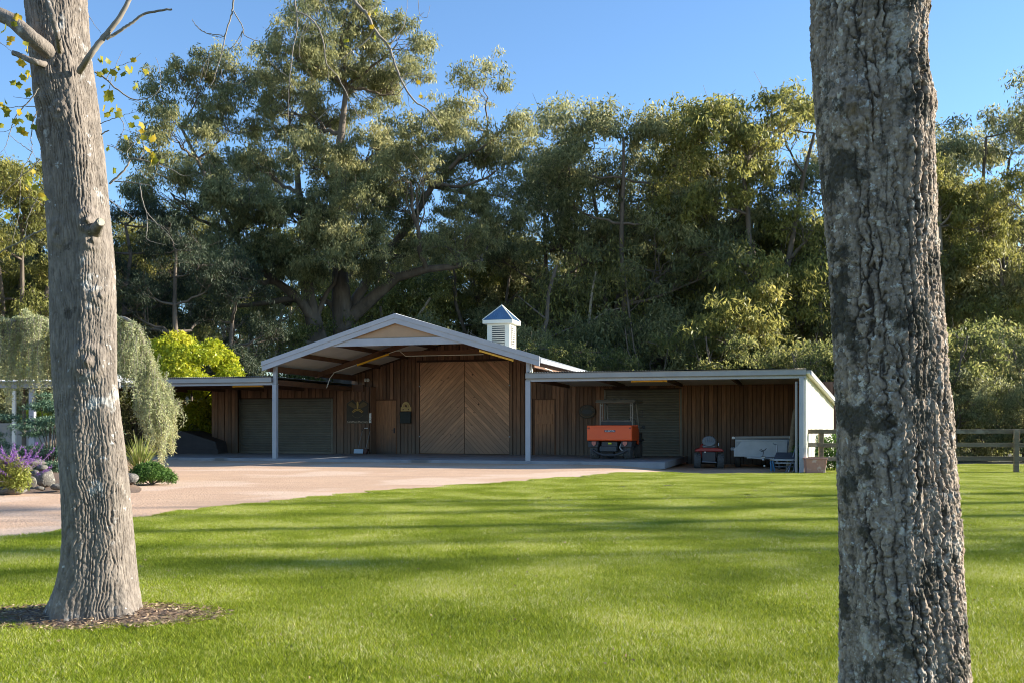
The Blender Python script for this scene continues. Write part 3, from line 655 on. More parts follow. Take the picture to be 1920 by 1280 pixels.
eg = MB(); eg.prism([(-.035, sh * .62), (.035, sh * .62), (.05, sh * .80), (.03, sh * .9), (-.02, sh * .92), (-.045, sh * .86)], -.03, -.016)
eg.build('eagle_body', M['gold'], o)
wg = MB()
for s in (-1, 1):
    wg.prism([(s * .05, sh * .64), (s * .10, sh * .78), (s * sw_ * .55, sh * .90), (s * sw_ * .9, sh * .80), (s * sw_ * .82, sh * .74), (s * .16, sh * .62)][::s], -.026, -.016)
wg.build('eagle_wing', mat('dull_gold', (.16, .105, .04), None, 8, .6), o)
for (rr_, z_) in ((.31, .30), (.25, .30)):
    ar = MB(); pts = [(rr_ * math.sin(t), -.02, sh * z_ + rr_ * math.cos(t)) for t in np.linspace(-.95, .95, 13)]; ar.tube(pts, .020, 6); ar.build('arched_band', M['gold'], o)
ar = MB(); ar.tube([(.32 * math.sin(t), -.02, sh * .60 - .38 * math.cos(t)) for t in np.linspace(-.85, .85, 11)], .010, 6); ar.build('lower_scroll', mat('scroll_brown', (.2, .15, .1), None, 6, .6), o)
text('CareMore Pharmacy', .115, mat('sign_letters', (.70, .55, .42), None, 6, .6), o, (0, -.02, .07))
# arched yellow sign and the dark pouch
ua, ub = U(751.5, D - .06), U(771.5, D - .06); z0_, z1_ = HH(761, 770, D), HH(761, 752.5, D); hw_ = (ub - ua) / 2
o = bthing('arched_sign', (ua + ub) / 2, D - .065, z0_, 'small pale gold arched plaque above a dark box', 'sign')
hh_ = z1_ - z0_; poly = [(-hw_, 0), (hw_, 0), (hw_, hh_ * .42), (hw_ * .78, hh_ * .44)] + [(hw_ * .78 * math.cos(t), hh_ * .44 + hh_ * .56 * math.sin(t)) for t in np.linspace(0, math.pi, 14)] + [(-hw_, hh_ * .42)]
MB().prism(poly, -.02, .012).build('panel', M['yellowsign'], o, bev=.004)
ar = MB(); ar.tube([(hw_ * .52 * math.cos(t), -.026, hh_ * .42 + hh_ * .36 * math.sin(t)) for t in np.linspace(0, math.pi, 12)], .010, 6); ar.build('carved_arch', M['gold'], o)
MB().prism([(-.05, hh_ * .45), (.06, hh_ * .40), (.05, hh_ * .62), (-.01, hh_ * .7), (-.06, hh_ * .6)], -.03, -.02).build('carved_head', M['beam'], o)
for k in (-1, 1): MB().box((k * hw_ * .5, -.024, hh_ * .17), (.05, .01, .05)).build('carved_spot', M['beam'], o)
ua, ub = U(752, D - .06), U(771.5, D - .06); z1_ = HH(761, 770.5, D) - .012; z0_ = HH(761, 793, D)
o = bthing('wall_box', (ua + ub) / 2, D - .06, z0_, 'dark grey green box hanging under the arched plaque', 'box')
MB().box2((-(ub - ua) / 2, -.13, 0), ((ub - ua) / 2, .0, z1_ - z0_)).build('body', M['darkgreen'], o, bev=.012); MB().box2((-(ub - ua) / 2 - .01, -.145, z1_ - z0_ - .14), ((ub - ua) / 2 + .01, -.131, z1_ - z0_ - .012)).build('flap', M['darkgreen'], o, bev=.005)
# oval sign
uo, zo = U(1101, D - .06), HH(1101, 771, D)
o = bthing('oval_sign', uo, D - .07, zo, 'dark oval wooden sign on the wall left of the utility vehicle', 'sign')
MB().prism([(.36 * math.cos(t), .29 * math.sin(t)) for t in np.linspace(0, 2 * math.pi, 33)[:-1]], -.02, .015).build('panel', M['signbrown'], o, bev=.004)
MB().tube([(.35 * math.cos(t), -.02, .28 * math.sin(t)) for t in np.linspace(0, 2 * math.pi, 33)], .012, 6, cap=False).build('rim', M['board_dark'], o)
MB().prism([(.21 * math.cos(t), .085 * math.sin(t)) for t in np.linspace(0, 2 * math.pi, 25)[:-1]], -.035, -.02).build('centre_boss', M['black'], o)
ml = mat('oval_letters', (.20, .13, .07), None, 6, .6)
for k, chh in enumerate('SIDE SC'):
    t = R(150 - k * 20); text(chh, .11, ml, o, (.27 * math.cos(t), -.024, .20 * math.sin(t) - .01), (R(90), 0, 0))
MB().tube([(.29 * math.cos(t), -.02, .21 * math.sin(t)) for t in np.linspace(R(205), R(345), 14)], .02, 6).build('lower_band', ml, o)
# white plaque
up_, zp = U(694, D - 1.0 - .05), HH(694, 792.5, DL)
o = bthing('white_plaque', U(694.5, DL - .06), DL - .075, zp, 'narrow white two part plaque with a dark spade mark beside the pharmacy sign', 'plaque')
MB().prism([(-.05, .20), (.05, .20), (.045, .33), (.05, .43), (-.03, .43), (-.045, .36)], -.012, .012).build('upper_tag', M['white'], o)
MB().prism([(-.055, 0), (0, .035), (.05, 0), (.045, .13), (.03, .19), (-.035, .19), (-.055, .14)], -.012, .012).build('lower_tag', M['white'], o)
MB().prism([(0, .06), (.022, .11), (0, .16), (-.022, .11)], -.018, -.0125).build('spade_mark', M['black'], o)
# security light
o = bthing('wall_light', U(688.5, D - .08), D - .1, HH(688, 712, D), 'small white square twin lamp high on the left of the gable wall', 'lamp')
for k in (-1, 1): MB().box((k * .06, -.03, 0), (.09, .06, .14)).build('lamp_head', M['white'], o, bev=.008)
MB().box((0, .03, 0), (.2, .06, .06)).build('bracket', M['white'], o)
# push scoop
o = bthing('push_scoop', U(677, DL - .5), DL - .55, 0, 'two handled scoop with a pale blue blade leaning by the pharmacy sign wall', 'scoop')
MB().box((-.05, -.10, .13), (.42, .03, .19), Matrix.Rotation(R(-14), 3, 'X')).build('blade', M['scoop'], o, bev=.004)
MB().prism([(-.26, .01), (.26, .01), (.36, .20), (.30, .24), (-.26, .24)], -.07, .10).build('pan', mat('dark_red_pan', (.06, .02, .018), None, 4, .5), o, bev=.01)
for s in (-.14, .22): MB().tube([(s, .02, .2), (s + .05, .16, .62), (s + .09, .28, .98)], .012, 7).build('handle_rod', M['steel'], o, smooth=True)
MB().tube([(-.05, .28, .98), (.0, .33, 1.12), (.26, .33, 1.12), (.31, .28, .98)], .018, 8).build('grip', M['black'], o, smooth=True)
MB().box((.12, .31, 1.11), (.16, .03, .03)).build('grip_sleeve', M['white'], o)
# insulator lamp under the right rake
o = bthing('hanging_bulb', U(1053.5, D - .3), D - .3, HH(1053, 697, D), 'small white bulb hanging under the rear roof edge right of the gable', 'bulb')
MB().lathe([(.005, .07), (.03, .05), (.035, 0), (.02, -.05), (.004, -.06)], n=10).build('bulb', M['white'], o, smooth=True); MB().tube([(0, 0, .07), (.04, 0, .22)], .008, 5).build('cord', M['cream'], o)
MB().tube([(U(1008, .4), .4, 3.30), (U(1016, .9), .9, 3.25), (U(1035, 2), 2, 3.18), (U(1039, 2.4), 2.4, 2.95)], .014, 6).build('conduit', M['cream'], B)
MB().box2((uPM + .09, -.02, 2.98), (uPM + .15, .05, 3.34)).build('bracket', M['cream'], B)

# ------------------------------------------------------------------ utility vehicle
def tyre(mb, rim, c, r, w_, n=24):
    mb.lathe([(r * .55, -w_ / 2), (r * .86, -w_ / 2), (r * .97, -w_ * .42), (r, -w_ * .28), (r, w_ * .28), (r * .97, w_ * .42), (r * .86, w_ / 2), (r * .55, w_ / 2)], c, n, 'x')
    rim.lathe([(r * .1, -w_ * .38), (r * .5, -w_ * .30), (r * .56, -w_ * .49), (r * .56, w_ * .49), (r * .5, w_ * .30), (r * .1, w_ * .38)], c, n, 'x')
def treads(mb, c, r, w_, n=22):
    for k in range(n):
        for s in (-1, 1):
            t = 2 * math.pi * (k + .5 * (s > 0)) / n; rr_ = r + .004
            mb.box((c[0] + s * w_ * .22, c[1] + rr_ * math.cos(t), c[2] + rr_ * math.sin(t)), (w_ * .40, .030, .022), Matrix.Rotation(t - math.pi / 2, 3, 'X') @ Matrix.Rotation(s * .5, 3, 'Z'))
def utv():
    p = uvw(U(1143, 2.2), 2.2, 0); o = empty('utility_vehicle', p, R(-17), 'orange and black utility vehicle with tipping tray and grey canopy on the apron', 'utility vehicle')
    W = 1.62; a = -W / 2; b_ = W / 2      # local: +y forward (away from camera), tail at y=-.1
    bed = MB(); bed.box2((a, -.02, .66), (b_, 1.25, .72)); bed.box2((a, 0, .72), (a + .05, 1.25, 1.19)); bed.box2((b_ - .05, 0, .72), (b_, 1.25, 1.19)); bed.box2((a, 1.2, .72), (b_, 1.25, 1.22)); bd = bed.build('tray', M['orange'], o, bev=.012)
    tg = MB().box2((a, -.07, .68), (b_, -.025, 1.21)).build('tailgate', M['orange'], o, bev=.012)
    MB().box2((a + .02, -.09, 1.155), (b_ - .02, -.071, 1.20)).build('top_fold', M['orange'], tg, bev=.006); MB().box2((a + .02, -.085, .69), (b_ - .02, -.071, .72)).build('bottom_fold', M['orange'], tg, bev=.006)
    MB().box2((a + .1, -.078, .935), (b_ - .1, -.071, .945)).build('crease', M['orange'], tg)
    MB().box2((-.17, -.0785, .975), (.22, -.071, 1.045)).build('lettering_plate', mat('navy_backing', (.03, .035, .08), None, 4, .5), tg)
    text('KUBOTA', .085, M['white'], tg, (.025, -.08, 1.008), ex=.002)
    for s in (-1, 1):
        MB().box((s * (W / 2 - .06), -.085, 1.12), (.07, .03, .03)).build('latch', M['black'], tg, bev=.004)
        MB().prism([(s * .56 - .08, .64), (s * .56 - .08, .56), (s * .56, .47), (s * .56 + .08, .56), (s * .56 + .08, .64)], -.06, -.045).build('reflector', M['reflector'], o)
        # rear wheels with guards
        tb = MB(); rm = MB(); tyre(tb, rm, (s * .60, .42, .32), .32, .29); wh = tb.build('wheel', M['tyre'], o, smooth=True); rm.build('rim', M['steel'], wh, smooth=True); tr = MB(); treads(tr, (s * .60, .42, .32), .32, .29); tr.build('tread', M['tyre'], wh)
        tb = MB(); rm = MB(); tyre(tb, rm, (s * .62, 2.35, .31), .31, .25); wh = tb.build('wheel', M['tyre'], o, smooth=True); rm.build('rim', M['steel'], wh, smooth=True); tr = MB(); treads(tr, (s * .62, 2.35, .31), .31, .25); tr.build('tread', M['tyre'], wh)
        MB().box2((s * .60 - .2, .02, .50), (s * .60 + .2, .85, .655)).build('mudguard', M['black'], o, bev=.03); MB().box2((s * .60 - .19, -.0, .44), (s * .60 + .19, .03, .64)).build('mudflap', M['black'], o, bev=.01)
        MB().box2((s * .62 - .17, 1.95, .62), (s * .62 + .17, 2.75, .72)).build('front_guard', M['black'], o, bev=.03)
    en = MB(); en.box2((-.33, .12, .30), (.26, .8, .64)); en.box2((-.38, .05, .28), (.24, .14, .48)); en.build('engine_cover', mat('engine_grey', (.05, .055, .065), (.035, .04, .045), 6, .5), o, bev=.02)
    MB().box2((-.06, .035, .545), (.06, .048, .60)).build('warning_label', mat('yellow_label', (.75, .72, .03), None, 5, .5), o)
    MB().tube([(.40, .1, .56), (.36, .05, .42), (.44, .02, .33), (.50, .05, .30)], .03, 8).build('exhaust', M['gutter'], o, smooth=True)
    MB().tube([(-.62, .0, .34), (-.40, -.05, .22), (-.2, -.08, .16), (.2, -.08, .16), (.40, -.05, .22), (.62, .0, .34)], .045, 10).build('rear_bumper', M['black'], o, smooth=True)
    MB().lathe([(.0, -.14), (.16, -.12), (.20, 0), (.16, .12), (0, .14)], (-.05, .45, .22), 14, 'x').build('differential', M['black'], o, smooth=True)
    MB().bar((.60, .42, .30), (-.60, .42, .30), .10, .10).build('axle', M['black'], o)
    MB().box2((-.55, .5, .34), (.55, 2.6, .44)).build('chassis', M['black'], o, bev=.02)
    cab = MB(); cab.box2((-.72, 1.3, .44), (.72, 1.75, .80)); cab.box2((-.72, 2.25, .44), (.72, 2.75, .95)); cab.build('body', M['black'], o, bev=.03)
    MB().prism([(2.25, .95), (2.78, .92), (2.95, .70), (2.92, .45), (2.25, .45)], -.66, .66, axis='x').build('bonnet', M['orange'], o, bev=.03)
    for s in (-1, 1): MB().prism([(1.30, .55), (1.62, .50), (1.66, 1.0), (1.5, 1.12), (1.30, 1.12)], s * .76 - .02, s * .76 + .02, axis='x').build('side_panel', M['orange'], o, bev=.01)
    seat = MB(); seat.box2((-.6, 1.32, .80), (.6, 1.8, .92)); seat.box2((-.6, 1.28, .90), (.6, 1.38, 1.42)); seat.build('bench_seat', M['black'], o, bev=.03)
    MB().box2((.28, 1.262, 1.36), (.42, 1.279, 1.40)).build('white_label', M['white'], o)
    rps = mat('grey_roll_tube', (.30, .27, .24), None, 4, .5)
    rf = MB()
    for s in (-1, 1):
        rf.tube([(s * .60, 1.27, .75), (s * .60, 1.27, 2.05), (s * .58, 1.6, 2.09), (s * .56, 2.3, 2.0), (s * .60, 2.75, 1.0)], .028, 8); rf.bar((s * .60, 1.27, 1.95), (s * .50, 1.27, 1.95), .03, .03); rf.bar((s * .60, 1.27, 1.5), (s * .5, 1.27, 1.5), .03, .03)
    for z in (2.05, 1.38): rf.tube([(-.6, 1.27, z), (.6, 1.27, z)], .022, 8)
    for s in (-.53, .53): rf.tube([(s, 1.27, 1.38), (s, 1.27, 2.05)], .016, 6)
    rf.build('roll_frame', rps, o, smooth=True)
    MB().prism([(1.02, 2.07), (1.12, 2.15), (2.55, 2.17), (2.72, 2.09), (2.70, 2.05), (1.03, 2.05)], -.74, .74, axis='x').build('canopy', mat('canopy_grey', (.20, .185, .16), (.15, .14, .12), 3, .6), o, bev=.02)
    for x in (-.4, -.05, .2, .38): MB().box((x, 1.25, 2.18), (.10, .12, .04)).build('roof_clip', M['black'], o, bev=.005)
    MB().tube([(.42 + .0, 2.05 + .0, 1.15)] + [(.42 + .17 * math.cos(t), 2.05 + .05 * math.sin(t), 1.3 + .17 * math.sin(t)) for t in np.linspace(-1.5, 4.7, 15)], .016, 6).build('steering_wheel', M['black'], o, smooth=True)
    mr_ = MB(); mr_.tube([(.66, 2.3, 1.75), (.80, 2.3, 1.78), (.80, 2.3, 1.55), (.68, 2.3, 1.55)], .012, 6); mr_.build('side_hoop', M['black'], o)
    MB().lathe([(.0, 0), (.06, .01), (.07, .04), (.0, .06)], (.84, 2.2, 1.15), 12, 'y').build('mirror', M['black'], o, smooth=True); MB().bar((.72, 2.2, 1.1), (.84, 2.2, 1.15), .02, .02).build('mirror_arm', M['black'], o)
utv()

# ------------------------------------------------------------------ ride-on mower
def mower():
    p = Vector(((1330 - CX) / F * 35.0, 35.0, -.30)); o = empty('ride_on_mower', p, R(-8), 'small red ride on mower with grey seat facing the wall', 'ride-on mower')
    for s in (-1, 1):
        tb = MB(); rm = MB(); tyre(tb, rm, (s * .40, .25, .27), .27, .24); wh = tb.build('wheel', M['tyre'], o, smooth=True); rm.build('rim', M['steel'], wh, smooth=True); tr = MB(); treads(tr, (s * .40, .25, .27), .27, .24, 18); tr.build('tread', M['tyre'], wh)
        tb = MB(); rm = MB(); tyre(tb, rm, (s * .38, 1.45, .19), .19, .15); wh = tb.build('wheel', M['tyre'], o, smooth=True); rm.build('rim', M['steel'], wh, smooth=True)
        MB().tube([(s * .13, .1, .62), (s * .12, .08, .70)], .015, 6).build('seat_spring', M['steel'], o)
    MB().prism([(-.50, .60), (.50, .60), (.46, .68), (.30, .725), (-.30, .725), (-.46, .68)], -.06, .62).build('rear_fender', M['red'], o, bev=.02)
    MB().box2((-.24, -.03, .22), (.22, .55, .60)).build('rear_housing', M['black'], o, bev=.03); MB().tube([(-.26, -.08, .24), (.24, -.08, .22)], .02, 8).build('hitch_bar', M['steel'], o)
    MB().lathe([(0, 0), (.026, .005), (.026, .02), (0, .03)], (-.15, -.06, .575), 10, 'y').build('fuel_cap', M['white'], o)
    st = MB(); st.lathe([(.02, -.055), (.20, -.05), (.235, 0), (.20, .05), (.02, .055)], (0, 0, 0), 20, 'y')
    sb = st.build('seat_back', M['seat'], o, smooth=True); sb.location = (0, .10, .95); sb.rotation_euler = (R(-12), 0, 0); sb.scale = (1.05, 1, .85)
    for k in range(-2, 3): MB().tube([(k * .065, -.062, -.04), (k * .08, -.062, .15)], .012, 6).build('flute', M['seat'], sb, smooth=True)
    MB().box2((-.22, .06, .72), (.22, .5, .83)).build('seat_cushion', M['seat'], o, bev=.04)
    MB().box2((-.20, .05, .79), (.20, .10, .85)).build('seat_bracket', M['black'], o, bev=.01)
    MB().prism([(.95, .35), (1.75, .35), (1.78, .60), (1.6, .78), (.95, .85)], -.26, .26, axis='x').build('bonnet', M['red'], o, bev=.04)
    MB().box2((-.48, .62, .14), (.48, 1.25, .28)).build('cutting_deck', M['black'], o, bev=.03)
    MB().box2((-.36, .6, .28), (.36, 1.0, .36)).build('footplate', M['black'], o, bev=.02)
    MB().tube([(0, 1.0, .75), (0, .82, .95)], .02, 6).build('steering_column', M['black'], o)
    MB().tube([(.17 * math.cos(t), .82 + .08 * math.sin(t), .96 + .12 * math.sin(t)) for t in np.linspace(0, 6.28, 17)], .014, 6, cap=False).build('steering_wheel', M['black'], o)
    MB().box2((.30, -.02, .80), (.33, .0, .90)).build('side_knob', M['galv'], o)
mower()

# ------------------------------------------------------------------ box trailer
def trailer():
    p = Vector(((1430 - CX) / F * 35.2, 35.2, -.30)); o = empty('box_trailer', p, R(-13), 'galvanised box trailer with jockey wheel and rolled cover parked in the end bay', 'trailer')
    MB().box2((-.93, 0, .44), (.88, .03, 1.02)).build('front_panel', M['galv'], o, bev=.006)
    MB().prism([(-.99, .42), (.82, .42), (.82, .95), (-.75, .95), (-.86, .78), (-.99, .70)], -.36, -.33).build('stone_guard', M['galv'], o, bev=.006)
    MB().prism([(.83, .50), (1.08, .50), (1.08, .70), (.83, .84)], -.30, -.27).build('guard_wing', M['galv'], o, bev=.004)
    MB().box2((-.90, -.35, .95), (.84, -.31, 1.0)).build('guard_lip', M['galv'], o, bev=.006)
    side_ = MB()
    for x in (-.93, .88): side_.box2((x - .02, 0, .44), (x + .02, 2.0, 1.02))
    side_.box2((-.93, 0, .42), (.88, 2.0, .45)); side_.box2((-.93, 1.97, .44), (.88, 2.0, 1.02)); side_.build('tray', M['galv'], o, bev=.004)
    MB().tube([(-.95, .0, 1.07), (.90, .0, 1.10)], .055, 12).build('rolled_cover', M['gutter'], o, smooth=True)
    for x, s in ((-1.0, -1), (.95, 1)): MB().lathe([(.05, -.06), (.055, 0), (.01, .12)][::1], (x, 0, 1.07 + .02 * (s > 0)), 10, 'x').build('cover_end', M['white'], o, smooth=True)
    MB().box2((-.5, .02, 1.0), (1.0, 1.9, 1.03)).build('cover', mat('dark_canvas', (.03, .03, .032), None, 4, .8), o)
    for s in (-1, 1):
        tb = MB(); rm = MB(); tyre(tb, rm, (s * .86, 1.0, .32), .32, .20); wh = tb.build('wheel', M['tyre'], o, smooth=True); rm.build('rim', M['steel'], wh, smooth=True)
        MB().box2((s * .98 - .13, .62, .60), (s * .98 + .13, 1.38, .72)).build('mudguard', M['galv'], o, bev=.02)
        MB().bar((s * .60, .1, .40), (0, -1.15, .38), .06, .06).build('drawbar', M['galv'], o)
    MB().box2((-.55, -.38, .36), (.60, -.30, .43)).build('cross_member', M['galv'], o, bev=.004)
    MB().box2((-.08, -1.42, .36), (.08, -1.1, .46)).build('coupling', M['steel'], o, bev=.02)
    MB().lathe([(0, -.05), (.05, -.03), (.055, .01), (.03, .05), (0, .05)], (0, -1.42, .36), 12, 'z').build('coupling_head', M['steel'], o, smooth=True)
    MB().tube([(-.02, -1.25, .46), (.0, -1.22, .62), (-.08, -1.2, .70), (-.12, -1.2, .66), (-.06, -1.2, .62), (.06, -1.2, .68), (.10, -1.2, .73)], .014, 6).build('safety_chain', M['black'], o)
    MB().lathe([(.0, -.02), (.03, -.01), (.035, .01), (0, .03)], (.04, -.9, .12), 10, 'y').build('plug', M['white'], o)
    jx = .46
    MB().tube([(jx, -1.0, .22), (jx - .01, -1.0, .85)], .024, 10).build('jockey_stem', M['galv'], o, smooth=True)
    MB().tube([(jx - .01, -1.0, .85), (jx - .10, -1.0, .86), (jx - .12, -1.0, .92)], .013, 8).build('crank', M['steel'], o, smooth=True)
    jw = MB(); jr = MB(); tyre(jw, jr, (jx + .07, -1.0, .11), .11, .06); q = jw.build('jockey_wheel', M['tyre'], o, smooth=True); jr.build('rim', M['galv'], q, smooth=True)
    MB().bar((0, -1.0, .38), (jx, -1.0, .38), .05, .05).build('clamp_bar', M['galv'], o)
trailer()
# low trolley
def trolley():
    p = Vector(((1467 - CX) / F * 32.7, 32.7, -.30)); o = empty('steel_trolley', p, R(-10), 'low slate coloured steel trolley with a blue frame beside the right post', 'trolley')
    MB().add([(-.32, -.28, .40), (.42, -.28, .40), (.42, .30, .62), (-.16, .30, .62), (-.32, -.28, .37), (.42, -.28, .37), (.42, .30, .59), (-.16, .30, .59)], [(0, 1, 2, 3), (7, 6, 5, 4), (0, 4, 5, 1), (1, 5, 6, 2), (2, 6, 7, 3), (3, 7, 4, 0)]).build('tray', M['slate'], o, bev=.003)
    MB().box2((-.33, -.30, .365), (.43, -.285, .41)).build('tray_lip', M['galv'], o)
    for z in (.27, .15): MB().box2((-.26, -.24, z), (.42, .2, z + .03)).build('shelf', M['galv'] if z > .2 else M['slate'], o)
    for x in (-.30, .38):
        for y in (-.24, .22): MB().box2((x - .02, y - .02, 0), (x + .02, y + .02, .42)).build('leg', M['slate'], o)
    for x, l_ in ((-.40, .0), (-.34, .05)): MB().tube([(x, -.30, .36), (x + l_ + .02, -.30, .02)], .024, 8).build('blue_strut', M['bluepaint'], o, smooth=True)
    MB().box((-.36, -.31, .39), (.12, .05, .03)).build('blue_bracket', M['gutter'], o)
trolley()
# leaning pole and pipes
def lean(name, a, b_, r, m, label, cat, grp=None, n=8, knobs=0):
    a = Vector(a); b_ = Vector(b_); o = empty(name, a, 0, label, cat, grp); d = b_ - a
    pts = [d * t + Vector((random.uniform(-1, 1), random.uniform(-1, 1), 0)) * r * knobs for t in np.linspace(0, 1, 8)]
    MB().tube(pts, [r * (1.1 - .25 * i / 7) for i in range(8)], n).build('shaft', m, o, smooth=True); return o
o = lean('timber_pole', onground(1479, 33.4) + Vector((0, 0, -.0)), at(1491, 768, 33.9), .095, M['fence'], 'thick weathered round pole leaning inside the right corner of the wing', 'pole', None, 12, .12)
MB().tube([(0, 0, 0), (0, 0, .03)], .10, 10).build('butt_band', M['fence'], o)
pg = 'steel pipes leaning in the end bay'
for (x0, z0, x1, y1, lab) in ((1479, 32.4, 1495, 826, 'long steel pipe leaning nearest to the round pole'), (1488, 32.2, 1497, 833, 'second steel pipe leaning close to the right post')):
    o = lean('steel_pipe', onground(x0, z0), at(x1, y1, 32.8), .022, M['steel'], lab, 'pipe', pg); MB().lathe([(.024, 0), (.03, .01), (.03, .05), (.024, .06)], (0, 0, 0), 10).build('collar', M['galv'], o)
o = lean('bent_rod', onground(1472, 31.9), at(1491, 858, 32.1), .014, M['steel'], 'thin dark rod lying low at the foot of the leaning pipes', 'rod'); MB().tube([(0, 0, 0), (-.05, 0, .0)], .02, 6).build('tip', M['steel'], o)
o = empty('timber_offcut', onground(1488, 31.9), .2, 'small pale timber offcut on the ground at the right post foot', 'offcut'); MB().box((0, 0, .03), (.09, .12, .06)).build('block', M['fence'], o, bev=.004)
# terracotta trough
def pot():
    p = onground(1528, 31.3); o = empty('terracotta_pot', p, R(-6), 'square terracotta tub standing against the right post under the fence', 'pot')
    def ring(h, s): return [(-s, -s * .8, h), (s, -s * .8, h), (s, s * .8, h), (-s, s * .8, h)]
    V = ring(0, .27) + ring(.44, .315) + ring(.44, .335) + ring(.49, .34) + ring(.49, .30) + ring(.05, .24)
    Fs = [(3, 2, 1, 0)]
    for k in range(5):
        for j in range(4): Fs.append((k * 4 + j, k * 4 + (j + 1) % 4, k * 4 + 4 + (j + 1) % 4, k * 4 + 4 + j))
    Fs.append((20, 21, 22, 23)); MB().add(V, Fs).build('tub', M['terracotta'], o, bev=.012)
    MB().box2((-.28, -.22, .40), (.28, .22, .42)).build('potting_soil', M['mulch'], o)
pot()

# ------------------------------------------------------------------ fence
def fence():
    zf = 31.9; x0 = (1512 - CX) / F * zf; o = empty('post_and_rail_fence', (x0, zf, -.30), 0, 'weathered three rail timber fence running right from the barn corner', 'fence')
    posts = [(1541 - CX) / F * zf - x0, (1725 - CX) / F * zf - x0, (1908 - CX) / F * (zf - .2) - x0]
    posts += [posts[-1] + 3.15, posts[-1] + 6.3, posts[-1] + 9.45]; posts = [.02] + posts
    for k, x in enumerate(posts):
        MB().box((x, .075 if k != 3 else -.0, .69), (.15 if k else .1, .10, 1.38)).build('post', M['fence'], o, bev=.008).rotation_euler = (0, 0, random.uniform(-.02, .02))
    for zr in (1.38, .94, .495):
        for k in range(len(posts) - 1):
            a, b_ = posts[k], posts[k + 1]; y = -.0 if k < 2 else -.0
            yy = 0 if k < 2 else .07
            mm = MB().bar((a - .04, yy - .0, zr - .06 + random.uniform(-.012, .012)), (b_ + .04, yy, zr - .06 + random.uniform(-.012, .012)), .045, .14); q = mm.build('rail', M['fence'], o, bev=.006)
            q.location.y += (k % 2) * .012
fence()

# ------------------------------------------------------------------ foliage helpers
def leaves_mesh(name, C, L, W, m, rs, v, down=.9, spread=.6):
    n = len(C); d = rs.normal(size=(n, 3)) * spread; d[:, 2] -= down; d /= np.linalg.norm(d, axis=1)[:, None]
    e = rs.normal(size=(n, 3)); e -= (e * d).sum(1)[:, None] * d; e /= np.linalg.norm(e, axis=1)[:, None]
    L = np.asarray(L).reshape(-1, 1); W = np.asarray(W).reshape(-1, 1)
    V = np.stack([C, C + d * L * .45 + e * W / 2, C + d * L, C + d * L * .45 - e * W / 2], 1).reshape(-1, 3)
    return mesh_np(name, V, [np.arange(4 * n).reshape(-1, 4)], m, attr={'v': np.repeat(np.clip(v, 0, 1), 4)})
class Tubes:
    def __init__(s): s.V = []; s.F = []; s.n = 0
    def add(s, P, r, k=6):
        P = np.asarray(P, float); m_ = len(P); r = np.broadcast_to(np.asarray(r, float), (m_,))
        d = np.gradient(P, axis=0); d /= np.linalg.norm(d, axis=1)[:, None] + 1e-9
        ref = np.array([.31, .87, .1]) if abs(d[0, 2]) > .5 else np.array([0, 0, 1.]); a = np.cross(d, ref); a /= np.linalg.norm(a, axis=1)[:, None] + 1e-9; b_ = np.cross(d, a)
        t = np.arange(k) * 2 * np.pi / k
        V = P[:, None] + r[:, None, None] * (a[:, None] * np.cos(t)[None, :, None] + b_[:, None] * np.sin(t)[None, :, None])
        idx = np.arange(m_ * k).reshape(m_, k) + s.n; nx = np.roll(idx, -1, 1)
        s.F.append(np.stack([idx[:-1], nx[:-1], nx[1:], idx[1:]], -1).reshape(-1, 4)); s.V.append(V.reshape(-1, 3)); s.n += m_ * k
    def mesh(s, name, m): return mesh_np(name, np.concatenate(s.V), [np.concatenate(s.F)], m, True)
def bez(p0, p1, p2, n, rs=None, wob=0):
    t = np.linspace(0, 1, n)[:, None]; P = (1 - t) ** 2 * p0 + 2 * t * (1 - t) * p1 + t * t * p2
    if rs is not None: P[1:-1] += rs.normal(size=(n - 2, 3)) * wob
    return P
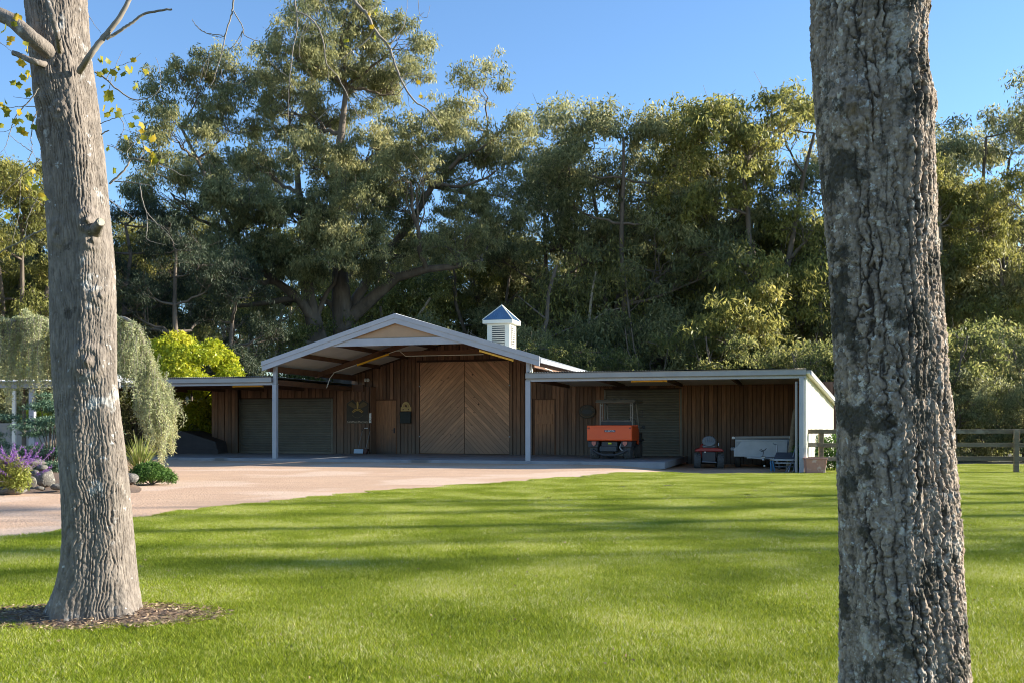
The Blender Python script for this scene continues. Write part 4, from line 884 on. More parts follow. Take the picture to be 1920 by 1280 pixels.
def eucalypt(seed, lobes, trunks, leafm, barkm, per=.62, dens=95, leaf=(.26, .07), rc=.95, fill=.7, limb=.16, tone=0):
    """lobes: (centre, radii). trunks: list of point lists with radii. returns trunk mesh, crown mesh"""
    rs = np.random.RandomState(seed); T = Tubes(); CC = []; CR = []; TV = []
    tr = []
    for P, rad in trunks:
        P = np.array(P, float); rad = np.array(rad, float); T.add(P, rad, 9); tr.append((P, rad))
    allP = np.concatenate([P for P, _ in tr]); allR = np.concatenate([r for _, r in tr])
    for c, r in lobes:
        c = np.array(c, float); r = np.array(r, float)
        cand = allP[:, 2] < c[2] - .15 * r[2]
        dd = np.linalg.norm(allP - c, axis=1) + np.where(cand, 0, 1e3) + (allP[:, 2] < allP[:, 2].max() * .30) * 4
        j = int(np.argmin(dd)); p0 = allP[j]; ln = np.linalg.norm(c - p0)
        ctrl = (p0 + c) / 2 + np.array([0, 0, -.10 * ln]) + np.array([(c - p0)[0], (c - p0)[1], 0]) * .12 + rs.normal(size=3) * .04 * ln
        end = c + np.array([0, 0, -.25 * r[2]])
        P = bez(p0, ctrl, end, 9, rs, .03 * ln / 2); R0 = min(allR[j] * .75, .04 + .028 * ln + .03 * r[0]); RR = np.linspace(R0, R0 * .32, 9); T.add(P, RR, 7)
        area = r[0] * r[1] + r[0] * r[2]; K = max(5, int(area * per))
        d = rs.normal(size=(K, 3)); d[:, 2] = d[:, 2] * .9 + .22; d /= np.linalg.norm(d, axis=1)[:, None]
        rad_ = 1 - fill * rs.rand(K) ** 2; cc = c + d * r * rad_[:, None]
        for q in range(K):
            s0 = P[rs.randint(4, 9)]; tip = cc[q]; L_ = np.linalg.norm(tip - s0)
            br = bez(s0, (s0 + tip) / 2 + np.array([0, 0, .12 * L_]) + rs.normal(size=3) * .1 * L_, tip, 6, rs, .04 * L_)
            T.add(br, np.linspace(min(R0 * .3, .012 * L_ + .02), .012, 6), 4)
            for _ in range(3):
                tw = tip + rs.normal(size=3) * rc * .55; T.add(np.array([br[3], (br[4] + tw) / 2 + rs.normal(size=3) * .08, tw]), [.016, .012, .007], 3)
        CC.append(cc); CR.append(rc * rs.uniform(.65, 1.3, K)); TV.append(rs.normal(.42 + tone, .11, K))
    CC = np.concatenate(CC); CR = np.concatenate(CR); TV = np.concatenate(TV); K = len(CC)
    cnt = np.maximum(20, (dens * CR ** 2).astype(int)); idx = np.repeat(np.arange(K), cnt); n = len(idx)
    d = rs.normal(size=(n, 3)); d /= np.linalg.norm(d, axis=1)[:, None]; d[:, 2] = d[:, 2] * .8 + np.abs(d[:, 2]) * .35 - .12
    # each clump breaks into a few sprays
    sub = rs.randint(0, 6, n); so_ = rs.normal(size=(K, 6, 3)) * .40; so_[..., 2] *= .85
    C = CC[idx] + CR[idx][:, None] * (so_[idx, sub] + d * (.50 * rs.rand(n) ** .6)[:, None] * np.array([1, 1, 1.0]))
    v = TV[idx] + rs.normal(0, .17, n)
    crown = leaves_mesh('crown', C, leaf[0] * rs.uniform(.7, 1.4, n), leaf[1] * rs.uniform(.7, 1.4, n), leafm, rs, v)
    return T.mesh('trunk', barkm), crown
def put(name, tm, cm, loc, rz=0, sc=(1, 1, 1), label='', cat='tree', group=None):
    o = empty(name, loc, rz, label, cat, group); o.scale = sc; link('trunk', tm, o); link('crown', cm, o); return o

# ------------------------------------------------------------------ the big tree behind the barn
ZH = 62.0
def pl(px, py, dz=0): Z = ZH + dz; return np.array([(px - CX) / F * Z, Z, EYE + (HY - py) / F * Z])
rs = np.random.RandomState(11); k_ = ZH / F
hl = [(640, 45, 95, 60), (560, 95, 75, 55), (745, 70, 60, 50), (455, 135, 75, 50), (375, 150, 60, 45), (310, 175, 42, 45), (330, 250, 55, 45), (430, 235, 85, 55), (540, 190, 90, 60), (650, 165, 90, 60), (745, 165, 70, 60),
      (320, 350, 60, 50), (400, 330, 75, 55), (500, 310, 85, 55), (600, 300, 80, 60), (700, 285, 80, 55), (790, 255, 62, 48), (905, 148, 42, 34), (860, 205, 40, 30), (945, 235, 48, 34), (895, 290, 45, 35), (830, 330, 60, 45),
      (350, 440, 75, 50), (450, 420, 85, 50), (560, 405, 85, 50), (660, 390, 80, 50), (760, 385, 75, 45), (880, 395, 80, 45), (420, 500, 80, 45), (520, 490, 70, 40), (700, 480, 70, 35), (800, 465, 70, 35), (480, 560, 70, 35), (370, 540, 60, 40), (930, 310, 55, 50), (960, 360, 50, 45), (850, 250, 50, 40), (610, 110, 70, 50), (270, 300, 40, 50), (590, 230, 90, 60), (470, 370, 90, 60), (660, 340, 90, 60), (770, 330, 70, 50), (560, 480, 90, 50), (640, 460, 80, 50), (860, 460, 80, 45), (930, 430, 60, 45)]
lob = [(pl(a, b, rs.uniform(-5, 4)), (c * k_ * .90, c * k_ * .95, d * k_ * .90)) for a, b, c, d in hl]
def P3(L): return [tuple(pl(a, b, c)) for a, b, c in L]
trk = [(P3([(600, 845, 0), (604, 700, 0), (598, 640, 0), (588, 600, 0), (578, 560, 0), (572, 510, 0), (580, 440, 0), (560, 360, 0), (555, 290, 0)]), [.85, .62, .56, .52, .44, .36, .28, .2, .14]),
       (P3([(650, 845, 1), (648, 680, 1), (645, 620, 1), (640, 560, 1), (637, 500, 1), (625, 420, 0), (628, 340, 0), (640, 250, 0), (650, 160, 0)]), [1.0, .76, .70, .62, .46, .36, .30, .22, .14]),
       (P3([(652, 600, 1), (680, 575, 1), (715, 545, 0), (745, 520, 0), (800, 505, -1), (850, 500, -1), (900, 490, -1)]), [.5, .42, .36, .30, .24, .18, .12]),
       (P3([(650, 615, 1), (668, 560, 2), (690, 525, 2), (720, 480, 2), (770, 420, 2), (810, 350, 1), (860, 300, 1), (915, 250, 0)]), [.42, .34, .30, .27, .22, .18, .13, .09]),
       (P3([(588, 600, 0), (560, 560, -1), (520, 530, -1), (480, 500, -1), (440, 440, -1), (400, 360, -1), (370, 300, -1), (340, 240, 0)]), [.34, .28, .24, .22, .18, .15, .12, .08]),
       (P3([(596, 590, 0), (612, 550, 0), (628, 530, 0), (632, 500, 0)]), [.18, .14, .12, .1]),
       (P3([(640, 600, 1), (620, 570, 1), (600, 560, 1)]), [.25, .2, .16]),
       (P3([(600, 650, 0), (570, 640, -1), (535, 632, -1), (500, 640, -2)]), [.2, .14, .1, .07])]
tm, cm = eucalypt(21, lob, trk, M['euc'], M['trunk'], per=1.6, dens=410, leaf=(.25, .062), rc=1.05, fill=.65)
put('eucalyptus_tree', tm, cm, (0, 0, 0), label='largest spreading eucalypt with twin dark trunks directly behind the barn gable')
print('hero', len(cm.polygons), len(tm.polygons))

# ------------------------------------------------------------------ forest tree variants
def variant(seed, H, Wd, leafm, barkm, nl, multi=1, lean_=0, low=.24, **kw):
    rs = np.random.RandomState(seed); tr = []; lobes = []
    for m_ in range(multi):
        a = rs.uniform(0, 6.28); L_ = (0 if multi == 1 else .22 * Wd)
        top = np.array([math.cos(a) * L_, math.sin(a) * L_, H * .86]); base = np.array([math.cos(a) * .25 * (multi > 1), math.sin(a) * .25 * (multi > 1), -.3])
        P = bez(base, np.array([top[0] * .25, top[1] * .25, H * .4]), top, 9, rs, .12); r0 = .019 * H if multi == 1 else .013 * H
        tr.append((P, np.linspace(r0, r0 * .25, 9)))
    for k in range(nl):
        f = low + (1 - low) * ((k + rs.rand()) / nl); a = rs.uniform(0, 6.28); prof = math.sin(math.pi * min(1, .14 + .60 * f)) ** .6
        rr_ = Wd / 2 * prof * rs.uniform(.35, .85); r = Wd * rs.uniform(.13, .21)
        if f > .92: rr_ *= .75
        lobes.append(((math.cos(a) * rr_, math.sin(a) * rr_, H * f - r * .5), (r, r, r * rs.uniform(.55, .8))))
    return eucalypt(seed + 100, lobes, tr, leafm, barkm, **kw)
VR = {}
VR['a'] = variant(31, 18, 12, M['euc'], M['trunk'], 27, 3, per=1.35, dens=330, leaf=(.235, .064), rc=1.05)
VR['b'] = variant(32, 18, 10.5, M['euc'], M['trunk'], 24, 2, per=1.35, dens=330, leaf=(.235, .064), rc=1.0)
VR['c'] = variant(33, 17, 11, M['euc2'], M['trunk'], 24, 4, low=.25, per=1.3, dens=330, leaf=(.235, .064), rc=1.0)
VR['d'] = variant(34, 17, 8, M['casu'], M['trunk'], 20, 1, low=.18, per=1.6, dens=230, leaf=(.30, .05), rc=.95)
VR['e'] = variant(35, 20, 7, M['euc2'], M['trunkpale'], 13, 1, low=.5, per=1.1, dens=300, leaf=(.25, .068), rc=1.0)
M['under'] = leafmat('understory_leaf', [(0, (.055, .07, .022)), (.5, (.145, .165, .05)), (1, (.36, .34, .12))], .55, .5, .3, tint=1.6)
VR['f'] = variant(36, 7, 6, M['under'], M['trunk'], 16, 4, low=.12, per=1.6, dens=260, leaf=(.20, .07), rc=.8, tone=.1)
VR['g'] = variant(37, 7, 6.5, M['euc'], M['trunk'], 16, 4, low=.10, per=1.6, dens=260, leaf=(.20, .07), rc=.8)
for k, v_ in VR.items(): print('variant', k, len(v_[0].polygons), len(v_[1].polygons))
HT = {'a': 18, 'b': 18, 'c': 17, 'd': 17, 'e': 20, 'f': 7, 'g': 7}
def tree(kind, px, topy, Z, rz, label, group=None, wf=1.0, name='eucalyptus_tree', cat='tree'):
    h = (HY - topy) / F * Z + EYE + .3; s = h / HT[kind] * .985
    X = (px - CX) / F * Z
    return put(name, *VR[kind], (X, Z, -.3), rz, (s * wf, s * wf, s), label, cat, group)
tree('a', 1165, 190, 68, .4, 'broad rounded eucalypt right of the cupola against the sky', wf=1.1)
tree('b', 1055, 250, 72, 2.0, 'lower eucalypt filling the gap between the big tree and the broad rounded one')
tree('c', 1420, 166, 66, 1.1, 'tall yellow tinged eucalypt with slanting dark stems just left of the right trunk', wf=1.15)
tree('b', 1310, 215, 72, 3.0, 'dark eucalypt between the rounded crown and the yellow tinged crown')
tree('a', 1835, 185, 72, 2.6, 'tall eucalypt with flat layered crown right of the right trunk', wf=1.05)
tree('c', 1920, 300, 65, .2, 'bushy olive eucalypt at the right picture edge below the layered crown')
tree('b', 1640, 200, 68, 5.0, 'eucalypt mostly hidden behind the right foreground trunk', wf=1.1)
tree('e', 1765, 280, 66, 1.0, 'slim pale stemmed eucalypt just right of the right foreground trunk')
tree('c', 30, 285, 50, 2.2, 'golden lit rounded eucalypt at the left picture edge', wf=1.1)
tree('d', 235, 345, 56, .5, 'dark drooping needle tree beside the left foreground trunk', name='sheoak_tree')
tree('d', 330, 400, 52, 2.5, 'dark drooping needle tree behind the bright lime shrub', name='sheoak_tree', wf=1.1)
tree('d', 130, 380, 58, 3.9, 'dark needle tree hidden mostly behind the left foreground trunk', name='sheoak_tree')
tree('d', 435, 455, 54, 1.3, 'dark needle tree under the left limbs of the biggest eucalypt', name='sheoak_tree')
tree('a', -90, 330, 54, 1.0, 'eucalypt just outside the left picture edge whose crown reaches in')
tree('b', 905, 400, 72, 4.2, 'lower eucalypt behind the cupola', wf=1.2)
gb = 'rear rows of slender eucalypts in the forest'
lb = 'slender pale stemmed eucalypt in the rear rows of the forest'
rs = np.random.RandomState(41)
for row, (Z, y0, stp) in enumerate(((79, 400, 105), (92, 430, 115), (108, 450, 150))):
    px = -60 + row * 30
    while px < 1960:
        kd = rs.choice(['e', 'b', 'c', 'a', 'e'])
        tree(kd, px + rs.uniform(-18, 18), y0 + rs.uniform(-40, 70), Z + rs.uniform(-3, 3), rs.uniform(0, 6.28), lb, gb, wf=rs.uniform(.85, 1.15)); px += stp
gs = 'understory bushes behind the barn'; lbs = 'leafy understory bush lit between the forest trunks'
px = 640
while px < 1960:
    tree(rs.choice(['f', 'f', 'g', 'f']), px + rs.uniform(-15, 15), rs.uniform(575, 650) if px < 1560 else rs.uniform(560, 660), rs.uniform(56, 66) if px < 1500 else rs.uniform(43, 50), rs.uniform(0, 6.28), lbs, gs, name='understory_bush', cat='bush'); px += 62
for px in (1780, 1850, 1925, 1990): tree('g', px, rs.uniform(640, 700), rs.uniform(41, 44), rs.uniform(0, 6), 'dense dark bush close behind the right run of fence', 'dark bushes behind the right fence', name='fence_bush', cat='bush')
for px in (40, 110, 190, 260, -40): tree('g', px, rs.uniform(600, 640), rs.uniform(44, 50), rs.uniform(0, 6), 'dark bush behind the low walkway roof at left', 'dark bushes behind the walkway', name='shade_bush', cat='bush')
# slender bare trunks seen under the crowns
gt = 'thin bare forest stems behind the barn'
for i, px in enumerate([455, 478, 497, 520, 548, 700, 730, 985, 1020, 1075, 1100, 1190, 1240, 1290, 1340, 1475, 1500, 1530]):
    T = Tubes(); Z = rs.uniform(62, 78) if i < 18 else rs.uniform(54, 57); r_ = rs.uniform(.10, .24) if i < 18 else rs.uniform(.07, .13); H_ = rs.uniform(9, 13)
    P = bez(np.array([0, 0, -.3]), np.array([rs.normal() * .8, 0, H_ * .5]), np.array([rs.normal() * 1.6, 0, H_]), 8, rs, .08); T.add(P, np.linspace(r_, r_ * .4, 8), 7)
    for _ in range(5):
        j = rs.randint(2, 7); q = P[j] + np.array([rs.normal() * 1.8, rs.normal(), rs.uniform(.8, 2.4)]); T.add(bez(P[j], (P[j] + q) / 2 + rs.normal(size=3) * .3, q, 5), np.linspace(r_ * .35, .02, 5), 4)
    o = empty('sapling', ((px - CX) / F * Z, Z, -.3), 0, 'thin bare stemmed sapling between the forest trees', 'tree', gt); link('trunk', T.mesh('trunk', M['trunkpale'] if i % 3 == 0 else M['trunk']), o)
    n = 700 if i < 18 else 320; q_ = 1 if i < 18 else .55; C = P[rs.randint(4, 8, n)] + rs.normal(size=(n, 3)) * np.array([1.0, 1.0, .8]); link('crown', leaves_mesh('crown', C, q_ * rs.uniform(.2, .4, n), q_ * rs.uniform(.06, .1, n), M['euc2'] if i < 18 else M['euc'], rs, rs.normal(.5, .2, n)), o)

# trees out of frame to the right that lay the long shadows over the lawn
ss = np.array([math.sin(AZ), math.cos(AZ)])
for (X, Y, t_, H_, r_) in ((4.5, 17.6, 44, 21, .40), (4.0, 15.2, 52, 23, .46), (3.6, 13.0, 40, 21, .36), (3.0, 11.3, 56, 24, .42), (2.6, 9.9, 47, 22, .30), (2.2, 8.9, 60, 25, .34)):
    b_ = np.array([X + ss[0] * t_, Y + ss[1] * t_]); T = Tubes(); P = bez(np.array([0, 0, -.2]), np.array([rs.normal() * .2, .1, H_ * .5]), np.array([.3, rs.normal() * .3, H_]), 10, rs, .03); T.add(P, np.linspace(r_, .03, 10), 9)
    tips = []
    for k in range(34):
        j = rs.randint(2, 9); a = rs.uniform(0, 6.28); L_ = rs.uniform(1.2, 3.6); q = P[j] + np.array([math.cos(a) * L_, math.sin(a) * L_, L_ * rs.uniform(.3, .9)]); T.add(bez(P[j], (P[j] + q) / 2 - np.array([0, 0, .2]), q, 6, rs, .05), np.linspace(.09, .02, 6), 5); tips.append(q)
    o = empty('bare_tree', (b_[0], b_[1], -.1), 0, 'tall thinly leaved tree beyond the right picture edge', 'tree', 'row of trees beyond the right picture edge'); link('trunk', T.mesh('trunk', M['barkL']), o)
    n = 900; C = np.array(tips)[rs.randint(0, 34, n)] + rs.normal(size=(n, 3)) * .5; link('crown', leaves_mesh('crown', C, rs.uniform(.06, .12, n), rs.uniform(.05, .09, n), M['yleaf'], rs, rs.rand(n)), o)

# ------------------------------------------------------------------ foreground trunks
TAB = np.random.RandomState(99).rand(64, 512)
def vn(u, v, pu, seed=0):
    """value noise, wrapping in u every pu cells"""
    iu = np.floor(u).astype(int); iv = np.floor(v).astype(int); fu = u - iu; fv = v - iv; fu = fu * fu * (3 - 2 * fu); fv = fv * fv * (3 - 2 * fv)
    def h(a, b_): return TAB[(np.mod(a, pu) * 7 + seed * 13 + b_ * 3) % 64, (np.mod(a, pu) * 31 + b_ * 57 + seed * 101) % 512]
    return (h(iu, iv) * (1 - fu) + h(iu + 1, iv) * fu) * (1 - fv) + (h(iu, iv + 1) * (1 - fu) + h(iu + 1, iv + 1) * fu) * fv
def cells(u, v, pu, seed=0):
    iu = np.floor(u).astype(int); iv = np.floor(v).astype(int); F1 = np.full(u.shape, 9.); F2 = F1.copy(); ID = np.zeros(u.shape)
    for a in (-1, 0, 1):
        for b_ in (-1, 0, 1):
            cu_ = iu + a; cv = iv + b_; m_ = np.mod(cu_, pu)
            jx = TAB[(m_ * 5 + cv * 11 + seed) % 64, (m_ * 17 + cv * 29) % 512]; jy = TAB[(m_ * 3 + cv * 7 + seed + 9) % 64, (m_ * 41 + cv * 13) % 512]
            dd = np.hypot(cu_ + .15 + .7 * jx - u, cv + .15 + .7 * jy - v); new = dd < F1
            F2 = np.where(new, F1, np.minimum(F2, dd)); ID = np.where(new, jx, ID); F1 = np.where(new, dd, F1)
    return F1, F2, ID
def big_trunk(edges, Z, base_y, hmax, nu, dh, style, roots, m):
    ys = np.array([e[0] for e in edges], float); xl = np.array([e[1] for e in edges], float); xr = np.array([e[2] for e in edges], float)
    hh = EYE + (HY - ys) / F * Z; o_ = np.argsort(hh); hh = hh[o_]; cx = ((xl + xr) / 2 - CX)[o_] / F * Z; rr_ = ((xr - xl) / 2)[o_] / F * Z
    H1 = hh.max(); hs = np.concatenate([np.arange(-.16, H1 + .15, dh), np.linspace(H1 + .2, hmax, 60)])
    c = np.interp(hs, hh, cx) + (np.interp(hs, [0, 2, 4], [.017, .012, -.022]) if style == 'ridge' else -.008); r = np.interp(hs, hh, rr_) * (.925 if style == 'ridge' else .94)
    slope = (cx[-1] - cx[-4]) / (hh[-1] - hh[-4]); up = hs > H1; c[up] = cx[-1] + slope * .5 * (hs[up] - H1); r[up] = rr_[-1] * (1 - .7 * (hs[up] - H1) / (hmax - H1 + .01))
    lo = hs < hh.min(); 
    k = np.ones(9) / 9; r = np.convolve(np.pad(r, 4, 'edge'), k, 'valid'); c = np.convolve(np.pad(c, 4, 'edge'), k, 'valid')
    th = np.arange(nu) * 2 * np.pi / nu; TH, HS = np.meshgrid(th, hs); Rg = r[:, None] + 0 * TH
    fl = np.clip(1 - (HS + .1) / .55, 0, 1) ** 2.2
    rs = np.random.RandomState(roots); lob_ = sum(a * np.cos(kk * (TH - p)) for kk, a, p in ((3, .35, rs.rand() * 6), (5, .3, rs.rand() * 6), (8, .16, rs.rand() * 6)))
    Rg = Rg * (1 + fl * (.02 + .26 * lob_)) + .012 * np.sin(3 * TH + HS * 1.3 + 1) + .008 * np.sin(5 * TH - HS * 2)
    U_ = TH / (2 * np.pi); Rm = np.median(r)
    w1 = vn(U_ * 9, HS * 3, 9, 1) - .5; w2 = vn(U_ * 24, HS * 9, 24, 2) - .5
    if style == 'ridge':
        N_ = 62; ph = U_ * N_ + 2.2 * (vn(U_ * 14, HS * 3.2, 14, 3) - .5) + 1.25 * (vn(U_ * 40, HS * 11, 40, 4) - .5) + .3 * (vn(U_ * 100, HS * 48, 100, 6) - .5)
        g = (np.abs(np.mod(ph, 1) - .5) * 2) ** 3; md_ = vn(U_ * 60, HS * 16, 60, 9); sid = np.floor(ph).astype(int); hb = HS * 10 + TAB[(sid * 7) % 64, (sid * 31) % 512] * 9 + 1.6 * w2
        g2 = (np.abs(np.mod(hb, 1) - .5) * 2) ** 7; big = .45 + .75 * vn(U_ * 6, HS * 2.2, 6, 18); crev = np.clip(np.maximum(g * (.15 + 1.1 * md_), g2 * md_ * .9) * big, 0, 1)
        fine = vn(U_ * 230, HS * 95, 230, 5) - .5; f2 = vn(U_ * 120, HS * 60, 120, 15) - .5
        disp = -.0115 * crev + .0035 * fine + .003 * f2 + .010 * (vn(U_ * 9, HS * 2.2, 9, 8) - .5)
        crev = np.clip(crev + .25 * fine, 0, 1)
    else:
        N_ = 32; ph = U_ * N_ + 1.4 * (vn(U_ * 8, HS * 1.8, 8, 3) - .5) + .7 * (vn(U_ * 24, HS * 8, 24, 4) - .5) + .55 * (vn(U_ * 90, HS * 44, 90, 6) - .5)
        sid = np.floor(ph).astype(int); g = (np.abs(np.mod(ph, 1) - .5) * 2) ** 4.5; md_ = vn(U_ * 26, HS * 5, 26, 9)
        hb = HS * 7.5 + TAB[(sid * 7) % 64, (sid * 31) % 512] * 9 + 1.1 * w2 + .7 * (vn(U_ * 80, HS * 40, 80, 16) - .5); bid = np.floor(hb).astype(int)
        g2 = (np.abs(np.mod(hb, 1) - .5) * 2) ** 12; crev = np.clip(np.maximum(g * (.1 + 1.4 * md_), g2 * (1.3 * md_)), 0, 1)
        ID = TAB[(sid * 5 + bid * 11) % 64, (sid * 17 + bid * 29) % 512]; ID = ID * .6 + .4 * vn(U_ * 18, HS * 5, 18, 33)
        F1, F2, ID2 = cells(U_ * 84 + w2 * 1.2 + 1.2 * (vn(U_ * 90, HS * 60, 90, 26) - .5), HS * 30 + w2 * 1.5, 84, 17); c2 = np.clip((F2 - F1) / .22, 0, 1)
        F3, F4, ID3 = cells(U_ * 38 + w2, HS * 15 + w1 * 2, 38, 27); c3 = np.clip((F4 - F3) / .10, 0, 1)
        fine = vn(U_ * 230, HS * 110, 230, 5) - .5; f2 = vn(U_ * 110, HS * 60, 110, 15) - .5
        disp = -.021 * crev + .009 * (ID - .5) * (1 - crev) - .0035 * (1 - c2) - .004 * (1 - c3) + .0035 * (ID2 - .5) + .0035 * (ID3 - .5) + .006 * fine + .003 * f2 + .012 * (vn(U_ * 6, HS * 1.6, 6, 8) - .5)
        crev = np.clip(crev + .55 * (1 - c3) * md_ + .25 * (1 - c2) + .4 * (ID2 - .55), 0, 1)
    Rg = Rg + disp
    X = c[:, None] + Rg * np.cos(TH); Y = Z + Rg * np.sin(TH); V = np.stack([X, Y, HS - 0], -1)
    idx = np.arange(V.shape[0] * nu).reshape(V.shape[0], nu); nx = np.roll(idx, -1, 1)
    Fq = np.stack([idx[:-1], nx[:-1], nx[1:], idx[1:]], -1).reshape(-1, 4)
    return V, Fq, crev.ravel()
def knot(V, Z, px, py, rad, amp, out):
    p = np.array([(px - CX) / F * Z, 0, EYE + (HY - py) / F * Z]); dx = V[..., 0] - p[0]; dz = V[..., 2] - p[2]; front = V[..., 1] < Z
    rr_ = np.hypot(dx, dz * .8); g = np.exp(-(rr_ / rad) ** 2) * front; ring = amp * (g + .35 * np.cos(rr_ / rad * 7) * g); V[..., 1] -= ring; V[..., 0] += out * g; return V
ZL = 6.55
el = [(-60, 42, 165), (0, 50, 166), (60, 56, 168), (100, 58, 171), (200, 70, 186), (300, 79, 199), (400, 88, 208), (450, 93, 213), (500, 95, 217), (600, 97, 220), (700, 98, 221), (800, 103, 229), (900, 107, 237), (1000, 110, 243), (1050, 106, 247), (1100, 96, 254), (1140, 84, 262), (1165, 78, 268)]
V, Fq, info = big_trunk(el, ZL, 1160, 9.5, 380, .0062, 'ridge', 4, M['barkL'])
for (a, b_, r_, am, ou) in ((186, 425, .06, .05, .02), (195, 460, .05, .03, .01), (185, 680, .09, .035, .01), (130, 445, .07, .02, -.01), (205, 560, .05, .02, .01), (135, 225, .05, .02, 0), (85, 250, .05, .02, -.02), (100, 175, .10, .03, -.02)): V = knot(V, ZL, a, b_, r_, am, ou)
LT = empty('foreground_tree', (0, 0, 0), 0, 'big pale ridged trunk on the left standing in a ring of bare soil', 'tree')
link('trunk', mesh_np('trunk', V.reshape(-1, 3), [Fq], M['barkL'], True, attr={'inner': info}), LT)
# sawn stub
p = at(186, 422, ZL - .24); st = MB(); st.tube([p + Vector((-.07, .10, -.02)), p + Vector((-.02, .03, -.005)), p + Vector((.022, -.03, .012))], [.05, .034, .029], 14); sb = st.build('sawn_stub', M['barkL'], LT, smooth=True)
q = MB(); q.tube([p + Vector((.0225, -.0305, .0122)), p + Vector((.025, -.034, .013))], .024, 14); q.build('cut_face', mat('cut_wood', (.68, .58, .42), (.55, .44, .30), 20, .8), sb)
ZR = 4.3
er = [(-60, 1525, 1745), (0, 1527, 1747), (60, 1527, 1744), (120, 1528, 1742), (200, 1531, 1752), (300, 1536, 1753), (400, 1542, 1757), (500, 1547, 1760), (600, 1554, 1766), (700, 1558, 1773), (800, 1563, 1782), (900, 1566, 1790), (1000, 1570, 1800), (1100, 1574, 1808), (1200, 1578, 1818), (1280, 1581, 1828), (1345, 1570, 1846)]
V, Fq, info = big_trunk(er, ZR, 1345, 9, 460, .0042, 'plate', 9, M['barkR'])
for (a, b_, r_, am, ou) in ((1570, 225, .08, .04, -.01), (1750, 200, .06, .01, .03), (1735, 15, .05, .02, .01), (1665, 300, .07, .02, 0), (1660, 1130, .09, .02, 0), (1605, 830, .05, -.015, 0), (1620, 1190, .04, .02, 0)): V = knot(V, ZR, a, b_, r_, am, ou)
RT = empty('foreground_tree', (0, 0, 0), 0, 'thick dark plated trunk on the right spotted with lichen and moss', 'tree')
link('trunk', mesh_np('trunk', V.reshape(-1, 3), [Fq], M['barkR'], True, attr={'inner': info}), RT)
# branches of the foreground trees
def pxpath(L, Z): return np.array([np.array(at(a, b_, Z + (c[0] if c else 0))) for a, b_, *c in L])
def smooth_path(P, n=6):
    out = []; P = np.asarray(P); m_ = len(P)
    for i_ in range(m_ - 1):
        p0 = P[max(i_ - 1, 0)]; p1 = P[i_]; p2 = P[i_ + 1]; p3 = P[min(i_ + 2, m_ - 1)]
        for t in np.linspace(0, 1, n, endpoint=False): out.append(.5 * ((2 * p1) + (-p0 + p2) * t + (2 * p0 - 5 * p1 + 4 * p2 - p3) * t * t + (-p0 + 3 * p1 - 3 * p2 + p3) * t ** 3))
    out.append(P[-1]); return np.array(out)
def branch(L, Z, r0, r1, parent, k=7, m=None, wob=.0015, name='branch'):
    P = smooth_path(pxpath(L, Z)); P += np.random.RandomState(len(L)).normal(size=P.shape) * wob; T = Tubes(); T.add(P, np.linspace(r0, r1, len(P)), k); return link(name, T.mesh(name, m or M['twig']), parent)
ZB = 6.3
branch([(118, 150, .2), (95, 105, .1), (60, 72), (20, 38), (-40, 10), (-90, -30)], ZB, .056, .038, LT, 12, M['barkL'])
branch([(92, 122, .1), (70, 118), (45, 108), (24, 99)], ZB, .022, .016, LT, 9, M['barkL'])
branch([(112, 95, -.1), (108, 70, -.2), (98, 30, -.25), (85, -10, -.25)], ZB, .022, .016, LT, 9, M['barkL'])
branch([(150, 135, .1), (166, 108), (195, 70), (225, 32), (250, -15), (300, -90)], ZB, .022, .012, LT, 9)
b1 = branch([(200, 74), (225, 58), (245, 45), (270, 27), (300, 20), (322, 18)], ZB, .011, .006, LT, 7)
branch([(150, -260), (250, -330), (420, -300), (600, -280), (760, -200), (900, -150)], ZB + .3, .05, .02, LT, 9, M['barkL'])
